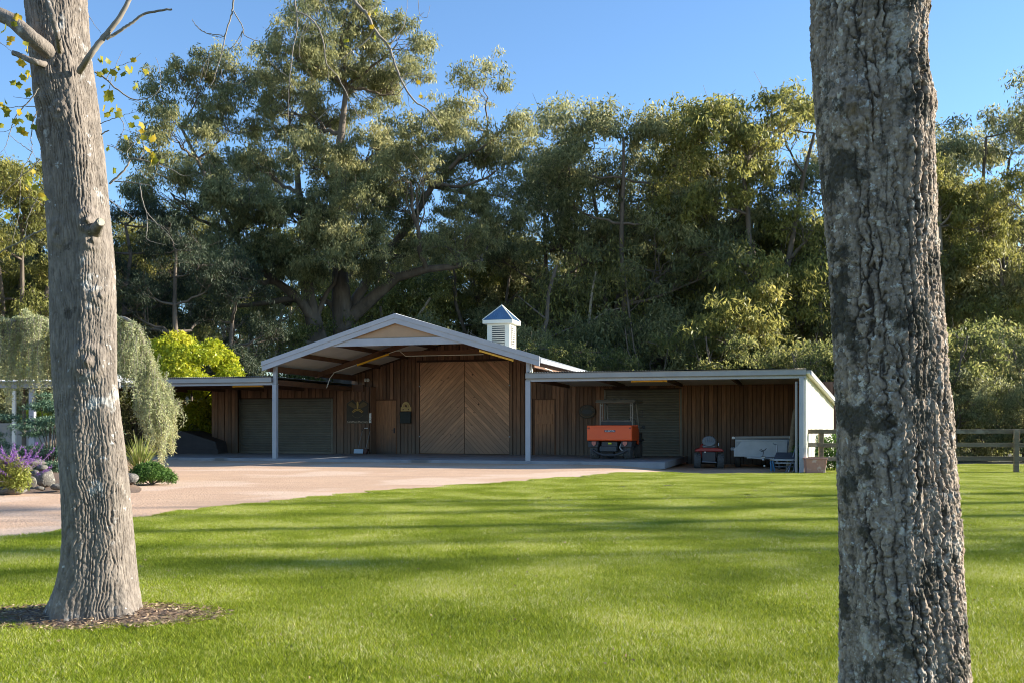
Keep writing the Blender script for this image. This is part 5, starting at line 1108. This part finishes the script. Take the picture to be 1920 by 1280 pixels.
tw = [([(470, -290), (447, -100), (438, 0), (435, 25), (424, 62), (417, 95), (400, 150), (392, 165)], .008, .002), ([(438, 22), (455, 50), (458, 66), (478, 76), (498, 78)], .004, .0015), ([(456, 58), (440, 84), (425, 95), (400, 98), (385, 118), (375, 155)], .003, .001), ([(417, 66), (390, 63), (370, 52), (362, 38)], .003, .001),
      ([(455, 60), (448, 84), (430, 92)], .003, .001), ([(560, -285), (551, -60), (552, 0), (557, 25), (556, 60), (549, 95), (543, 150), (541, 190), (540, 235)], .0075, .0015), ([(557, 23), (578, 32), (598, 55), (607, 85), (613, 122), (632, 142), (648, 172), (664, 205), (678, 224), (681, 212)], .006, .0015),
      ([(541, 145), (522, 130), (505, 115), (499, 100)], .0025, .001), ([(541, 150), (555, 168), (582, 170)], .0025, .001), ([(581, 38), (570, 52), (563, 75), (561, 100), (563, 110)], .0025, .001), ([(585, 43), (572, 60), (568, 80)], .002, .001), ([(615, 125), (616, 150)], .002, .001),
      ([(640, -270), (648, -60), (664, 0), (688, 28), (703, 58), (728, 86), (737, 112), (752, 150), (775, 188), (800, 204), (815, 220), (828, 238)], .014, .0025), ([(702, 58), (686, 78), (660, 96), (640, 112), (622, 118)], .005, .0015), ([(730, 88), (748, 62), (756, 50), (762, 20), (765, -10)], .004, .001), ([(735, 100), (737, 120), (725, 133), (710, 122), (705, 108)], .003, .001),
      ([(740, 90), (750, 84), (775, 82), (785, 72)], .003, .001), ([(695, 20), (706, 10), (708, -5)], .003, .001), ([(785, -20), (786, 25), (800, 33), (807, 10)], .002, .001), ([(752, 150), (765, 138), (790, 145), (820, 147)], .003, .001), ([(765, 175), (768, 200), (780, 215)], .002, .001),
      ([(424, 62), (415, 70), (385, 62), (365, 45), (360, 36)], .0025, .001), ([(393, 100), (388, 130), (382, 150)], .002, .0008), ([(405, 158), (395, 170)], .002, .001),
      ([(500, -300), (520, -60), (540, 0), (545, 20), (560, 28), (590, 22)], .003, .001), ([(415, 130), (420, 150), (445, 158), (452, 150)], .0025, .001), ([(640, 190), (615, 205), (590, 230), (578, 235)], .002, .001)]
for L, a_, b_ in tw: branch(L, ZB, a_, b_, LT, 5, name='twig')
# twigs right of the trunk
tr_ = [([(178, 135), (200, 150), (222, 170), (250, 186), (275, 185), (296, 172), (301, 150), (298, 125), (292, 108)], .006, .001), ([(188, 232), (215, 222), (240, 214), (258, 210)], .003, .001), ([(190, 252), (205, 245)], .005, .004), ([(205, 345), (222, 330), (238, 312), (246, 298), (262, 300), (285, 305), (320, 318), (345, 330), (368, 325)], .008, .001),
       ([(215, 340), (240, 342), (262, 345), (288, 350)], .005, .002), ([(262, 345), (267, 375), (275, 400), (276, 430), (275, 448), (290, 455), (310, 460)], .004, .001), ([(276, 400), (295, 420), (315, 440), (328, 458), (336, 458)], .003, .001), ([(275, 410), (285, 415), (305, 425), (318, 438)], .0025, .001), ([(205, 375), (222, 388), (238, 400), (248, 407)], .004, .001), ([(225, 383), (228, 372)], .003, .001),
       ([(243, 300), (238, 285), (250, 270), (262, 250)], .003, .001), ([(222, 215), (232, 235), (228, 255), (215, 280)], .003, .001), ([(195, 190), (200, 180), (215, 130), (230, 95)], .003, .001), ([(262, 300), (270, 280), (268, 262)], .003, .001), ([(200, 272), (225, 282), (245, 300)], .003, .001), ([(240, 186), (265, 195), (270, 202)], .002, .001), ([(198, 150), (215, 128), (245, 116), (265, 100)], .0025, .001), ([(167, 30), (178, 48), (190, 62)], .002, .001), ([(250, 270), (235, 262), (222, 258)], .002, .001), ([(262, 318), (275, 335), (290, 330), (300, 300), (315, 290)], .0025, .001)]
for L, a_, b_ in tr_: branch(L, ZB, a_, b_, LT, 5, name='twig')
tl_ = [([(72, 165), (60, 185), (45, 200), (30, 218), (20, 245), (10, 275), (0, 288)], .005, .001), ([(70, 208), (62, 230), (58, 260), (60, 285), (40, 325), (38, 350), (35, 400), (20, 470)], .004, .001), ([(75, 300), (55, 320), (40, 330), (10, 360), (-20, 380)], .004, .001), ([(85, 430), (60, 440), (35, 455), (5, 470), (-20, 490)], .006, .003), ([(70, 200), (40, 200), (10, 203), (-10, 208)], .003, .001), ([(60, 285), (45, 275), (25, 260), (15, 250)], .003, .001),
       ([(75, 365), (60, 390), (50, 420), (47, 470)], .003, .001), ([(80, 385), (55, 370), (30, 385), (0, 395)], .003, .001), ([(72, 180), (50, 185), (25, 181)], .002, .001), ([(0, 80), (20, 95), (40, 112)], .002, .001), ([(-10, 250), (15, 245), (35, 230)], .002, .001)]
for L, a_, b_ in tl_: branch(L, ZB - .1, a_, b_, LT, 5, name='twig')
# lobed yellow leaves, one mesh shared by all
lf = [(0, 0), (.30, .12), (.50, .10), (.42, .42), (.50, .78), (.20, .72), (0, .86), (-.20, .72), (-.50, .78), (-.42, .42), (-.50, .10), (-.30, .12)]
lm_v = [(x, (abs(x) ** 1.5) * .35, y) for x, y in lf] + [(0, 0, .45)]
leaf_meshes = []
for k in range(3):
    V_ = np.array(lm_v) * .062; leaf_meshes.append(mesh_np('leaf', V_, [np.array([(12, i_, (i_ + 1) % 12) for i_ in range(12)])], M['yleaf'], attr={'v': np.full(13, [.1, .5, .95][k])}))
LV = [(30, 28), (35, 30), (40, 33), (10, 62), (22, 72), (18, 82), (48, 82), (52, 90), (47, 98), (45, 118), (55, 145), (52, 135), (30, 160), (27, 165), (46, 145), (52, 170), (50, 176), (10, 192), (15, 205), (37, 222), (42, 228), (52, 230), (38, 242), (48, 250), (62, 248), (28, 238), (2, 205), (60, 150), (12, 215), (40, 255), (3, 235), (35, 230), (8, 60), (28, 55), (58, 335), (65, 350), (55, 345), (75, 380), (70, 345), (62, 372), (75, 365), (20, 405), (30, 395), (45, 352), (10, 300), (60, 322), (80, 372),
      (183, 112), (193, 110), (204, 115), (215, 135), (218, 128), (230, 140), (242, 132), (252, 122), (194, 133), (188, 150), (200, 180), (205, 188), (212, 195), (218, 200), (210, 205), (198, 200), (225, 207), (214, 158), (278, 135), (275, 142), (253, 165), (257, 160), (190, 171), (247, 143), (263, 246), (260, 228), (268, 235), (205, 280), (262, 275), (268, 268), (275, 280), (282, 292), (278, 265), (285, 300), (305, 302), (283, 313), (290, 270), (213, 318), (265, 285), (202, 214), (222, 212), (235, 257), (248, 245), (288, 290),
      (693, 28), (707, 28), (694, 34), (706, 33), (650, 80), (649, 90), (652, 84), (697, 50), (705, 64), (702, 72), (729, 84), (782, 162), (789, 182), (790, 178)]
rs = np.random.RandomState(77)
for (a, b_) in LV:
    o = link('leaf', leaf_meshes[rs.randint(3)], LT); o.location = at(a, b_ - 4, ZB - (.0 if a > 170 else .1) - rs.uniform(0, .1)); s = rs.uniform(.65, 1.15) * (.6 if a > 400 else 1); o.scale = (s * .85, s * .85, s * .85); o.rotation_euler = (rs.uniform(-.7, .7) + math.pi * (rs.rand() < .7), rs.uniform(-.8, .8), rs.uniform(0, 6.28))

# ------------------------------------------------------------------ left garden
def blob_leaves(name, lobes, n, L, W, m, seed, parent, tone=.5, down=.3, shell=.35, tv=.18):
    rs = np.random.RandomState(seed); w_ = np.array([l[1][0] * l[1][2] for l in lobes]); w_ = w_ / w_.sum(); idx = rs.choice(len(lobes), n, p=w_)
    c = np.array([l[0] for l in lobes])[idx]; r = np.array([l[1] for l in lobes])[idx]; d = rs.normal(size=(n, 3)); d /= np.linalg.norm(d, axis=1)[:, None]
    C = c + d * r * (1 - shell * rs.rand(n) ** 1.4)[:, None]; C[:, 2] = np.maximum(C[:, 2], -.08)
    lt = rs.normal(0, .10, len(lobes))[idx]
    return link(name, leaves_mesh(name, C, L * rs.uniform(.7, 1.3, n), W * rs.uniform(.7, 1.3, n), m, rs, rs.normal(tone, tv, n) + lt, down, .8), parent)
def stems(parent, pts, r, m, name='stem'):
    T = Tubes()
    for P in pts: T.add(np.array(P), np.linspace(r, r * .4, len(P)), 6)
    return link(name, T.mesh(name, m), parent)
# lime shrub
def lime():
    Z = 47.5; c = at(350, 700, Z); o = empty('lime_shrub', (c.x, Z, -.1), 0, 'rounded bright lime green shrub tree rising behind the left wing roof', 'shrub')
    rs = np.random.RandomState(51); lobes = []
    for k in range(95):
        d = rs.normal(size=3); d /= np.linalg.norm(d); d[2] = d[2] * .9
        lobes.append((np.array([d[0] * 2.35, d[1] * 1.8, 3.1 + d[2] * 2.55]), np.array([.62, .6, .46]) * rs.uniform(.7, 1.2)))
    lobes += [(np.array([.9, -.6, 1.1]), np.array([1.1, .8, .8])), (np.array([-.9, -.4, 1.0]), np.array([1., .8, .8]))]
    blob_leaves('crown', lobes, 46000, .18, .08, M['lime'], 52, o, .55, .6, .5)
    stems(o, [[(0, 0, -.1), (rs.normal() * .2, 0, 1.2), (rs.normal() * .8, rs.normal() * .8, 3)] for _ in range(6)], .09, M['trunk'])
lime()
def small_lime():
    Z = 40; c = at(85, 760, Z); o = empty('golden_shrub', (c.x, Z, -.1), 0, 'golden leaved shrub seen under the walkway roof left of the left trunk', 'shrub')
    blob_leaves('crown', [((0, 0, 1.2), (.8, .6, 1.0)), ((.3, 0, 1.9), (.5, .5, .5)), ((-.5, .1, 1.6), (.5, .4, .5))], 2600, .2, .10, M['lime'], 54, o, .75, .5, .6); stems(o, [[(0, 0, -.1), (0, 0, .8), (.1, 0, 1.6)]], .05, M['trunk'])
small_lime()
def fence_shrub():
    o = empty('fence_shrub', (9.75, 33.0, -.3), 0, 'dark glossy shrub behind the short fence run against the white side wall', 'shrub')
    blob_leaves('crown', [((-.1, 0, .45), (.5, .35, .5)), ((.45, .2, .55), (.55, .4, .6)), ((.95, .3, .6), (.45, .4, .65)), ((.2, .1, 1.0), (.45, .3, .28)), ((1.3, .2, .35), (.4, .3, .4))], 5200, .09, .045, M['juniper'], 56, o, .35, .1, .5, .3)
    stems(o, [[(0, 0, 0), (.1, 0, .4), (.2, 0, .9)], [(.6, .2, 0), (.6, .2, .8)]], .03, M['trunk'])
fence_shrub()
# weeping cedar
def cedar():
    Z = 24.5; o = empty('weeping_cedar', at(150, 860, Z) * 1.0, 0, 'blue green weeping cedar trained along a frame with hanging curtains', 'tree'); o.location.z = -.1; ox, oy, oz = o.location
    rs = np.random.RandomState(61); T = Tubes(); S = []; 
    arcs = [[(150, 870), (155, 760), (150, 680), (120, 620), (60, 602), (0, 605), (-60, 612)], [(150, 690), (170, 640), (205, 604), (235, 598), (262, 622), (275, 670), (292, 700), (312, 735), (322, 760)], [(205, 610), (240, 600), (262, 640), (290, 690), (294, 740), (308, 790)], [(150, 650), (110, 612), (70, 598), (30, 600)], [(160, 640), (190, 612), (225, 600), (250, 640), (262, 700), (280, 745)], [(262, 650), (285, 700), (302, 745), (314, 765)], [(60, 603), (55, 590), (48, 584)], [(30, 603), (-10, 600), (-40, 620)]]
    for ai, L in enumerate(arcs):
        P = smooth_path(np.array([np.array(at(a, b_, Z + rs.uniform(-.35, .35))) - np.array([ox, oy, oz]) for a, b_ in L]), 8); T.add(P, np.linspace(.07 if ai < 2 else .03, .012, len(P)), 7)
        n0 = int(len(P) * (.42 if ai < 2 else .25)); S += [P[n0:] + np.array([0, -.03, .03])] * 5
        for rep in range(2 if ai > 5 else 5):
            for j in range(n0, len(P)):
                if rs.rand() < .5: continue
                p = P[j] + rs.normal(size=3) * np.array([.07, .22, .03]); px = (p[0] + ox) / (p[1] + oy) * F + CX
                if px > 190: Lh = rs.uniform(.4, 1.25) if px < 300 else rs.uniform(.25, .7)
                else: Lh = rs.uniform(.5, 2.3)
                if 205 < px < 300 and rs.rand() < .45: Lh *= 1.35
                if 285 < px < 325 and rs.rand() < .6: Lh = rs.uniform(1.0, 1.45)
                Lh = min(Lh, p[2] - .35)
                if Lh < .15: continue
                k = max(4, int(Lh / .08)); t = np.linspace(0, 1, k)[:, None]; ph = rs.uniform(0, 6.28)
                Q = p + np.concatenate([.05 * np.sin(t * 5 + ph) + rs.normal() * .06 * t, .05 * np.cos(t * 4 + ph), .03 * np.sin(t * 3) - t * Lh], 1); T.add(Q, np.linspace(.008, .003, k), 3); S.append(Q)
    link('trunk', T.mesh('trunk', M['twig']), o)
    C = []; v = []
    for Q in S:
        L_ = np.linalg.norm(Q[-1] - Q[0]); n = int(L_ * 115) + 14; t = rs.rand(n) * (len(Q) - 1.001); i_ = t.astype(int); f = (t - i_)[:, None]
        C.append(Q[i_] * (1 - f) + Q[i_ + 1] * f + rs.normal(size=(n, 3)) * .030); v.append(np.full(n, rs.normal(.5, .15)) + .25 * (t / len(Q)) - .1)
    C = np.concatenate(C); v = np.concatenate(v); n = len(C); print('cedar', n)
    link('crown', leaves_mesh('crown', C, rs.uniform(.05, .10, n), rs.uniform(.012, .026, n), M['cedar'], rs, v + rs.normal(0, .14, n), .5, .8), o)
cedar()
# blue-green spruce mass low at left
def spruce():
    Z = 22.5; c = at(95, 800, Z); o = empty('low_spruce', (c.x, Z, -.1), 0, 'low dark blue green spruce spreading behind the garden rocks', 'shrub')
    rs = np.random.RandomState(65); lobes = []
    for k in range(80):
        a = rs.uniform(0, 6.28); rr_ = rs.uniform(.2, 1.15); z = rs.uniform(.15, 1.95) * (1.15 - rr_ * .45); lobes.append((np.array([math.cos(a) * rr_ * 1.15, math.sin(a) * rr_ * .6, z]), np.array([.34, .28, .07]) * rs.uniform(.7, 1.3)))
    blob_leaves('foliage', lobes, 26000, .075, .016, M['spruce'], 66, o, .55, -.1, .9, .25)
    stems(o, [[(0, 0, 0), (l[0][0] * .5, l[0][1] * .5, l[0][2] * .7), tuple(l[0])] for l in lobes[:24]], .018, M['trunk'])
spruce()
def juniper():
    c = onground(283, 21.6); o = empty('juniper_mound', c, 0, 'trailing bright green juniper mound spilling onto the gravel', 'shrub')
    rs = np.random.RandomState(67); lobes = []
    for k in range(95):
        a = rs.uniform(0, 6.28); rr_ = rs.rand() ** .55 * .47; lobes.append((np.array([math.cos(a) * rr_ - .02, math.sin(a) * rr_ * .8, .42 * (1 - (rr_ / .56) ** 2) + .0]), np.array([.13, .11, .10]) * rs.uniform(.8, 1.2)))
    blob_leaves('foliage', lobes, 26000, .050, .013, M['juniper'], 68, o, .5, .25, .8, .25)
    stems(o, [[(0, 0, 0), (l[0][0] * .6, l[0][1] * .6, l[0][2] * .8), tuple(l[0])] for l in lobes[:20]], .010, M['twig'])
juniper()
def flax(name, loc, label, n, L, w_, seed, dry=.25, spread=.75, m=None, stem=0):
    o = empty(name, loc, 0, label, 'plant'); rs = np.random.RandomState(seed); V = []; Fs = []; v = []
    for k in range(n):
        a = rs.uniform(0, 6.28); l_ = L * rs.uniform(.65, 1.1); e = rs.uniform(.15, spread); d = np.array([math.cos(a), math.sin(a), 0]); s_ = np.array([-d[1], d[0], 0]); dr = rs.rand() < dry
        if dr: e = rs.uniform(.9, 1.5); l_ *= .8
        b0 = len(V)
        for j in range(6):
            t = j / 5; out = math.sin(e * t * 1.3) * l_ * .72; z = stem + l_ * (t * math.cos(e * t)) - (t ** 3) * .25 * e * l_; z = max(z, .01)
            wd_ = w_ * (1 - t ** 2) * .5 + .0008; c = d * out + np.array([0, 0, z]); V += [c - s_ * wd_, c + s_ * wd_]; v += [rs.uniform(.85, 1) if dr else np.clip(rs.normal(.38, .18) + .1 * t, 0, .75)] * 2
        for j in range(5): Fs.append((b0 + 2 * j, b0 + 2 * j + 1, b0 + 2 * j + 3, b0 + 2 * j + 2))
    link('leaf_clump', mesh_np('leaf_clump', V, [np.array(Fs)], m or M['flax'], attr={'v': v}), o)
    if stem: stems(o, [[(0, 0, 0), (0, 0, stem)]], .09, M['trunk'], 'trunk')
    return o
flax('flax_plant', onground(262, 23.2) + Vector((0, 0, .12)), 'upright striped flax clump with pale dry skirt under the cedar', 230, 1.05, .022, 71, .28, .8)
c = at(45, 700, 34); flax('cordyline', Vector((c.x, 34, -.1)), 'spiky yellow green cordyline rising above the walkway roof at far left', 110, .95, .055, 73, .05, 1.5, stem=2.9)
def salvia():
    c = onground(12, 18.2); o = empty('salvia_bush', c + Vector((0, .2, 0)), 0, 'purple flowering salvia bush at the left picture edge', 'plant'); rs = np.random.RandomState(75)
    lobes = [((0, 0, .42), (.32, .25, .30)), ((-.3, .1, .45), (.3, .25, .3)), ((.18, -.05, .3), (.22, .2, .22))]
    blob_leaves('foliage', lobes, 3800, .085, .018, M['salvia'], 76, o, .55, .7, .7, .25)
    C = []; T = Tubes()
    for k in range(46):
        a = rs.uniform(-.6, 3.4) if k % 3 else rs.uniform(0, 6.28); l_ = rs.uniform(.3, .62); p0 = np.array([rs.normal() * .15, rs.normal() * .1, rs.uniform(.25, .55)]); d = np.array([math.cos(a) * .9, rs.normal() * .35, rs.uniform(.1, .8)]); d /= np.linalg.norm(d)
        P = bez(p0, p0 + d * l_ * .6 + np.array([0, 0, -.03]), p0 + d * l_ + np.array([0, 0, .10]), 8); T.add(P, np.linspace(.006, .003, 8), 4)
        n = 90; t = rs.uniform(2.5, 6.99, n); i_ = t.astype(int); f = (t - i_)[:, None]; C.append(P[i_] * (1 - f) + P[i_ + 1] * f + rs.normal(size=(n, 3)) * .012)
    C = np.concatenate(C); n = len(C); link('stem', T.mesh('stem', M['twig']), o); link('flower_spike', leaves_mesh('flower_spike', C, rs.uniform(.015, .035, n), rs.uniform(.008, .016, n), M['purple'], rs, rs.rand(n), 0, 1), o)
salvia()
# bed and rocks
def bed():
    xs = np.linspace(-30, -7.25, 60); V = []
    for x in xs:
        for y in np.linspace(0, 1, 20):
            pass
    V = []
    for x in np.linspace(0, 1, 60):
        for y in np.linspace(0, 1, 20):
            xr = -.372 * (19.2 + 12.8 * y) + .1 * math.sin(y * 14); X_ = -30 + (xr + 30) * x ** .5; y0 = 19.0 + .25 * math.sin(X_ * 1.7); Y = y0 + (32 - y0) * y; e = min(1, y * 6) * min(1, (xr - X_) / .6); V.append((X_, Y, -.10 + .004 + .24 * e))
    idx = np.arange(len(V)).reshape(60, 20); Fq = np.stack([idx[:-1, :-1], idx[1:, :-1], idx[1:, 1:], idx[:-1, 1:]], -1).reshape(-1, 4); tag(link('garden_bed', mesh_np('garden_bed', V, [Fq], M['mulch'], True)), kind='structure')
bed()
def rock_mesh(seed):
    import bmesh; rs = np.random.RandomState(seed); bm = bmesh.new(); bmesh.ops.create_icosphere(bm, subdivisions=3, radius=1); pl_ = rs.normal(size=(9, 3)); pl_ /= np.linalg.norm(pl_, axis=1)[:, None]; dd = rs.uniform(.62, .95, 9)
    for v in bm.verts:
        c = np.array(v.co)
        for q, d_ in zip(pl_, dd):
            s = c @ q
            if s > d_: c -= q * (s - d_) * .9
        c *= 1 + .04 * math.sin(c[0] * 7 + seed) * math.cos(c[1] * 6 + c[2] * 5); v.co = c
    me = bpy.data.meshes.new('rock'); bm.to_mesh(me); bm.free(); me.materials.append(M['rock']); me.polygons.foreach_set('use_smooth', np.ones(len(me.polygons), dtype=bool))
    try: me.set_sharp_from_angle(angle=R(28))
    except Exception: pass
    return me
RM = [rock_mesh(k) for k in range(5)]
rocks = [(20, 921, 18.6, .34, .11, 'broad flat pale rock lying on the gravel at the left edge'), (85, 895, 19.6, .22, .20, 'large rounded dark rock touching the left side of the left trunk'), (58, 903, 19.2, .11, .12, 'squarish grey rock between the flat rock and the large dark rock'), (66, 888, 19.8, .10, .09, 'small upright grey rock on top of the squarish rock'), (53, 878, 20.1, .09, .08, 'small pale rock tucked under the purple flower spikes'), (80, 876, 20.2, .13, .07, 'low pale slab rock just above the large dark rock'), (62, 866, 20.5, .28, .08, 'long dark flat rock at the back under the spruce'),
         (34, 888, 19.7, .15, .10, 'dark rock in shade below the salvia leaves'), (75, 915, 18.9, .10, .045, 'small flat chip rock in front of the large dark rock'), (110, 912, 19.0, .15, .07, 'low mottled rock at the foot of the left trunk'), (245, 897, 20.3, .20, .13, 'brown sloping rock between the left trunk and the juniper mound'), (5, 903, 19.0, .18, .06, 'grey slab rock behind the broad flat pale rock')]
for i_, (px, py, Z, a_, h_, lab) in enumerate(rocks):
    o = link('rock', RM[i_ % 5]); q = at(px, py, Z); o.location = (q.x, Z, max(q.z, -.04)); o.scale = (a_, a_ * .8, h_); o.rotation_euler = (random.uniform(-.1, .1), random.uniform(-.1, .1), random.uniform(-.5, .5)); tag(o, lab, 'rock', 'garden rocks at the left edge')
# covered mound under the left roof end
c = onground(352, 43.5); o = empty('covered_heap', c, -.1, 'dark covered heap with peaked top under the open left end of the wing', 'heap')
pr_ = [(-1.15, 0), (1.35, 0), (1.30, .42), (1.25, .62), (.2, .95), (-.25, 1.08), (-.55, .95), (-1.15, .50)]
MB().prism(pr_, 0, 2.2).build('cover', M['tarp'], o, bev=.02); MB().box2((-1.2, -.08, 0), (1.4, -.01, .30)).build('base_board', M['tarp'], o, bev=.01); MB().tube([(-1.25, -.05, .48), (-.25, -.05, 1.09)], .012, 5).build('rope', M['gutter'], o)
# walkway roof at far left
def walkway():
    Z = 32.5; o = empty('covered_walkway', ((-30), Z, -.1), 0, 'low covered walkway with grey posts behind the cedar at far left', 'walkway')
    def lp(px, py): q = at(px, py, Z); return q.x + 30, q.z + .1
    x1, zt = lp(225, 716); zt = lp(60, 714)[1]; x0 = 6
    MB().box2((x0, -.05, zt - .22), (x1, .05, zt - .03)).build('fascia', M['gutter'], o); MB().box2((x0, -.12, zt - .02), (x1, 2.6, zt + .02)).build('roof', M['roofing'], o)
    rb_ = MB(); x = x0
    while x < x1: rb_.box2((x, -.13, zt + .021), (x + .05, 2.6, zt + .05)); x += .21
    rb_.build('roof_rib', M['trim'], o)
    for px in (-40, 57, 130): X, _ = lp(px, 740); MB().box2((X - .09, .06, 0), (X + .09, .22, zt - .24)).build('post', M['trim'], o, bev=.01)
    X, _ = lp(25, 740); MB().box2((X - .05, .0, 0), (X + .05, .1, zt - .3)).build('post', M['cream'], o)
    X, z_ = lp(92, 690); MB().add([(X - 1.1, 3.2, zt + .1), (X + 1.1, 3.2, zt + .1), (X + 1.1, 5, zt + .1), (X - 1.1, 5, zt + .1), (X, 4, z_ + .35)], [(0, 1, 4), (1, 2, 4), (2, 3, 4), (3, 0, 4)]).build('pyramid_roof', M['trim'], o)
    MB().box2((x0, 5, .0), (x1 - 3, 5.2, 1.4)).build('rear_wall', M['gutter'], o)
walkway()
print('objects', len(bpy.data.objects), 'faces', sum(len(o.data.polygons) for o in bpy.data.objects if o.type == 'MESH' and o.data.users == 1))
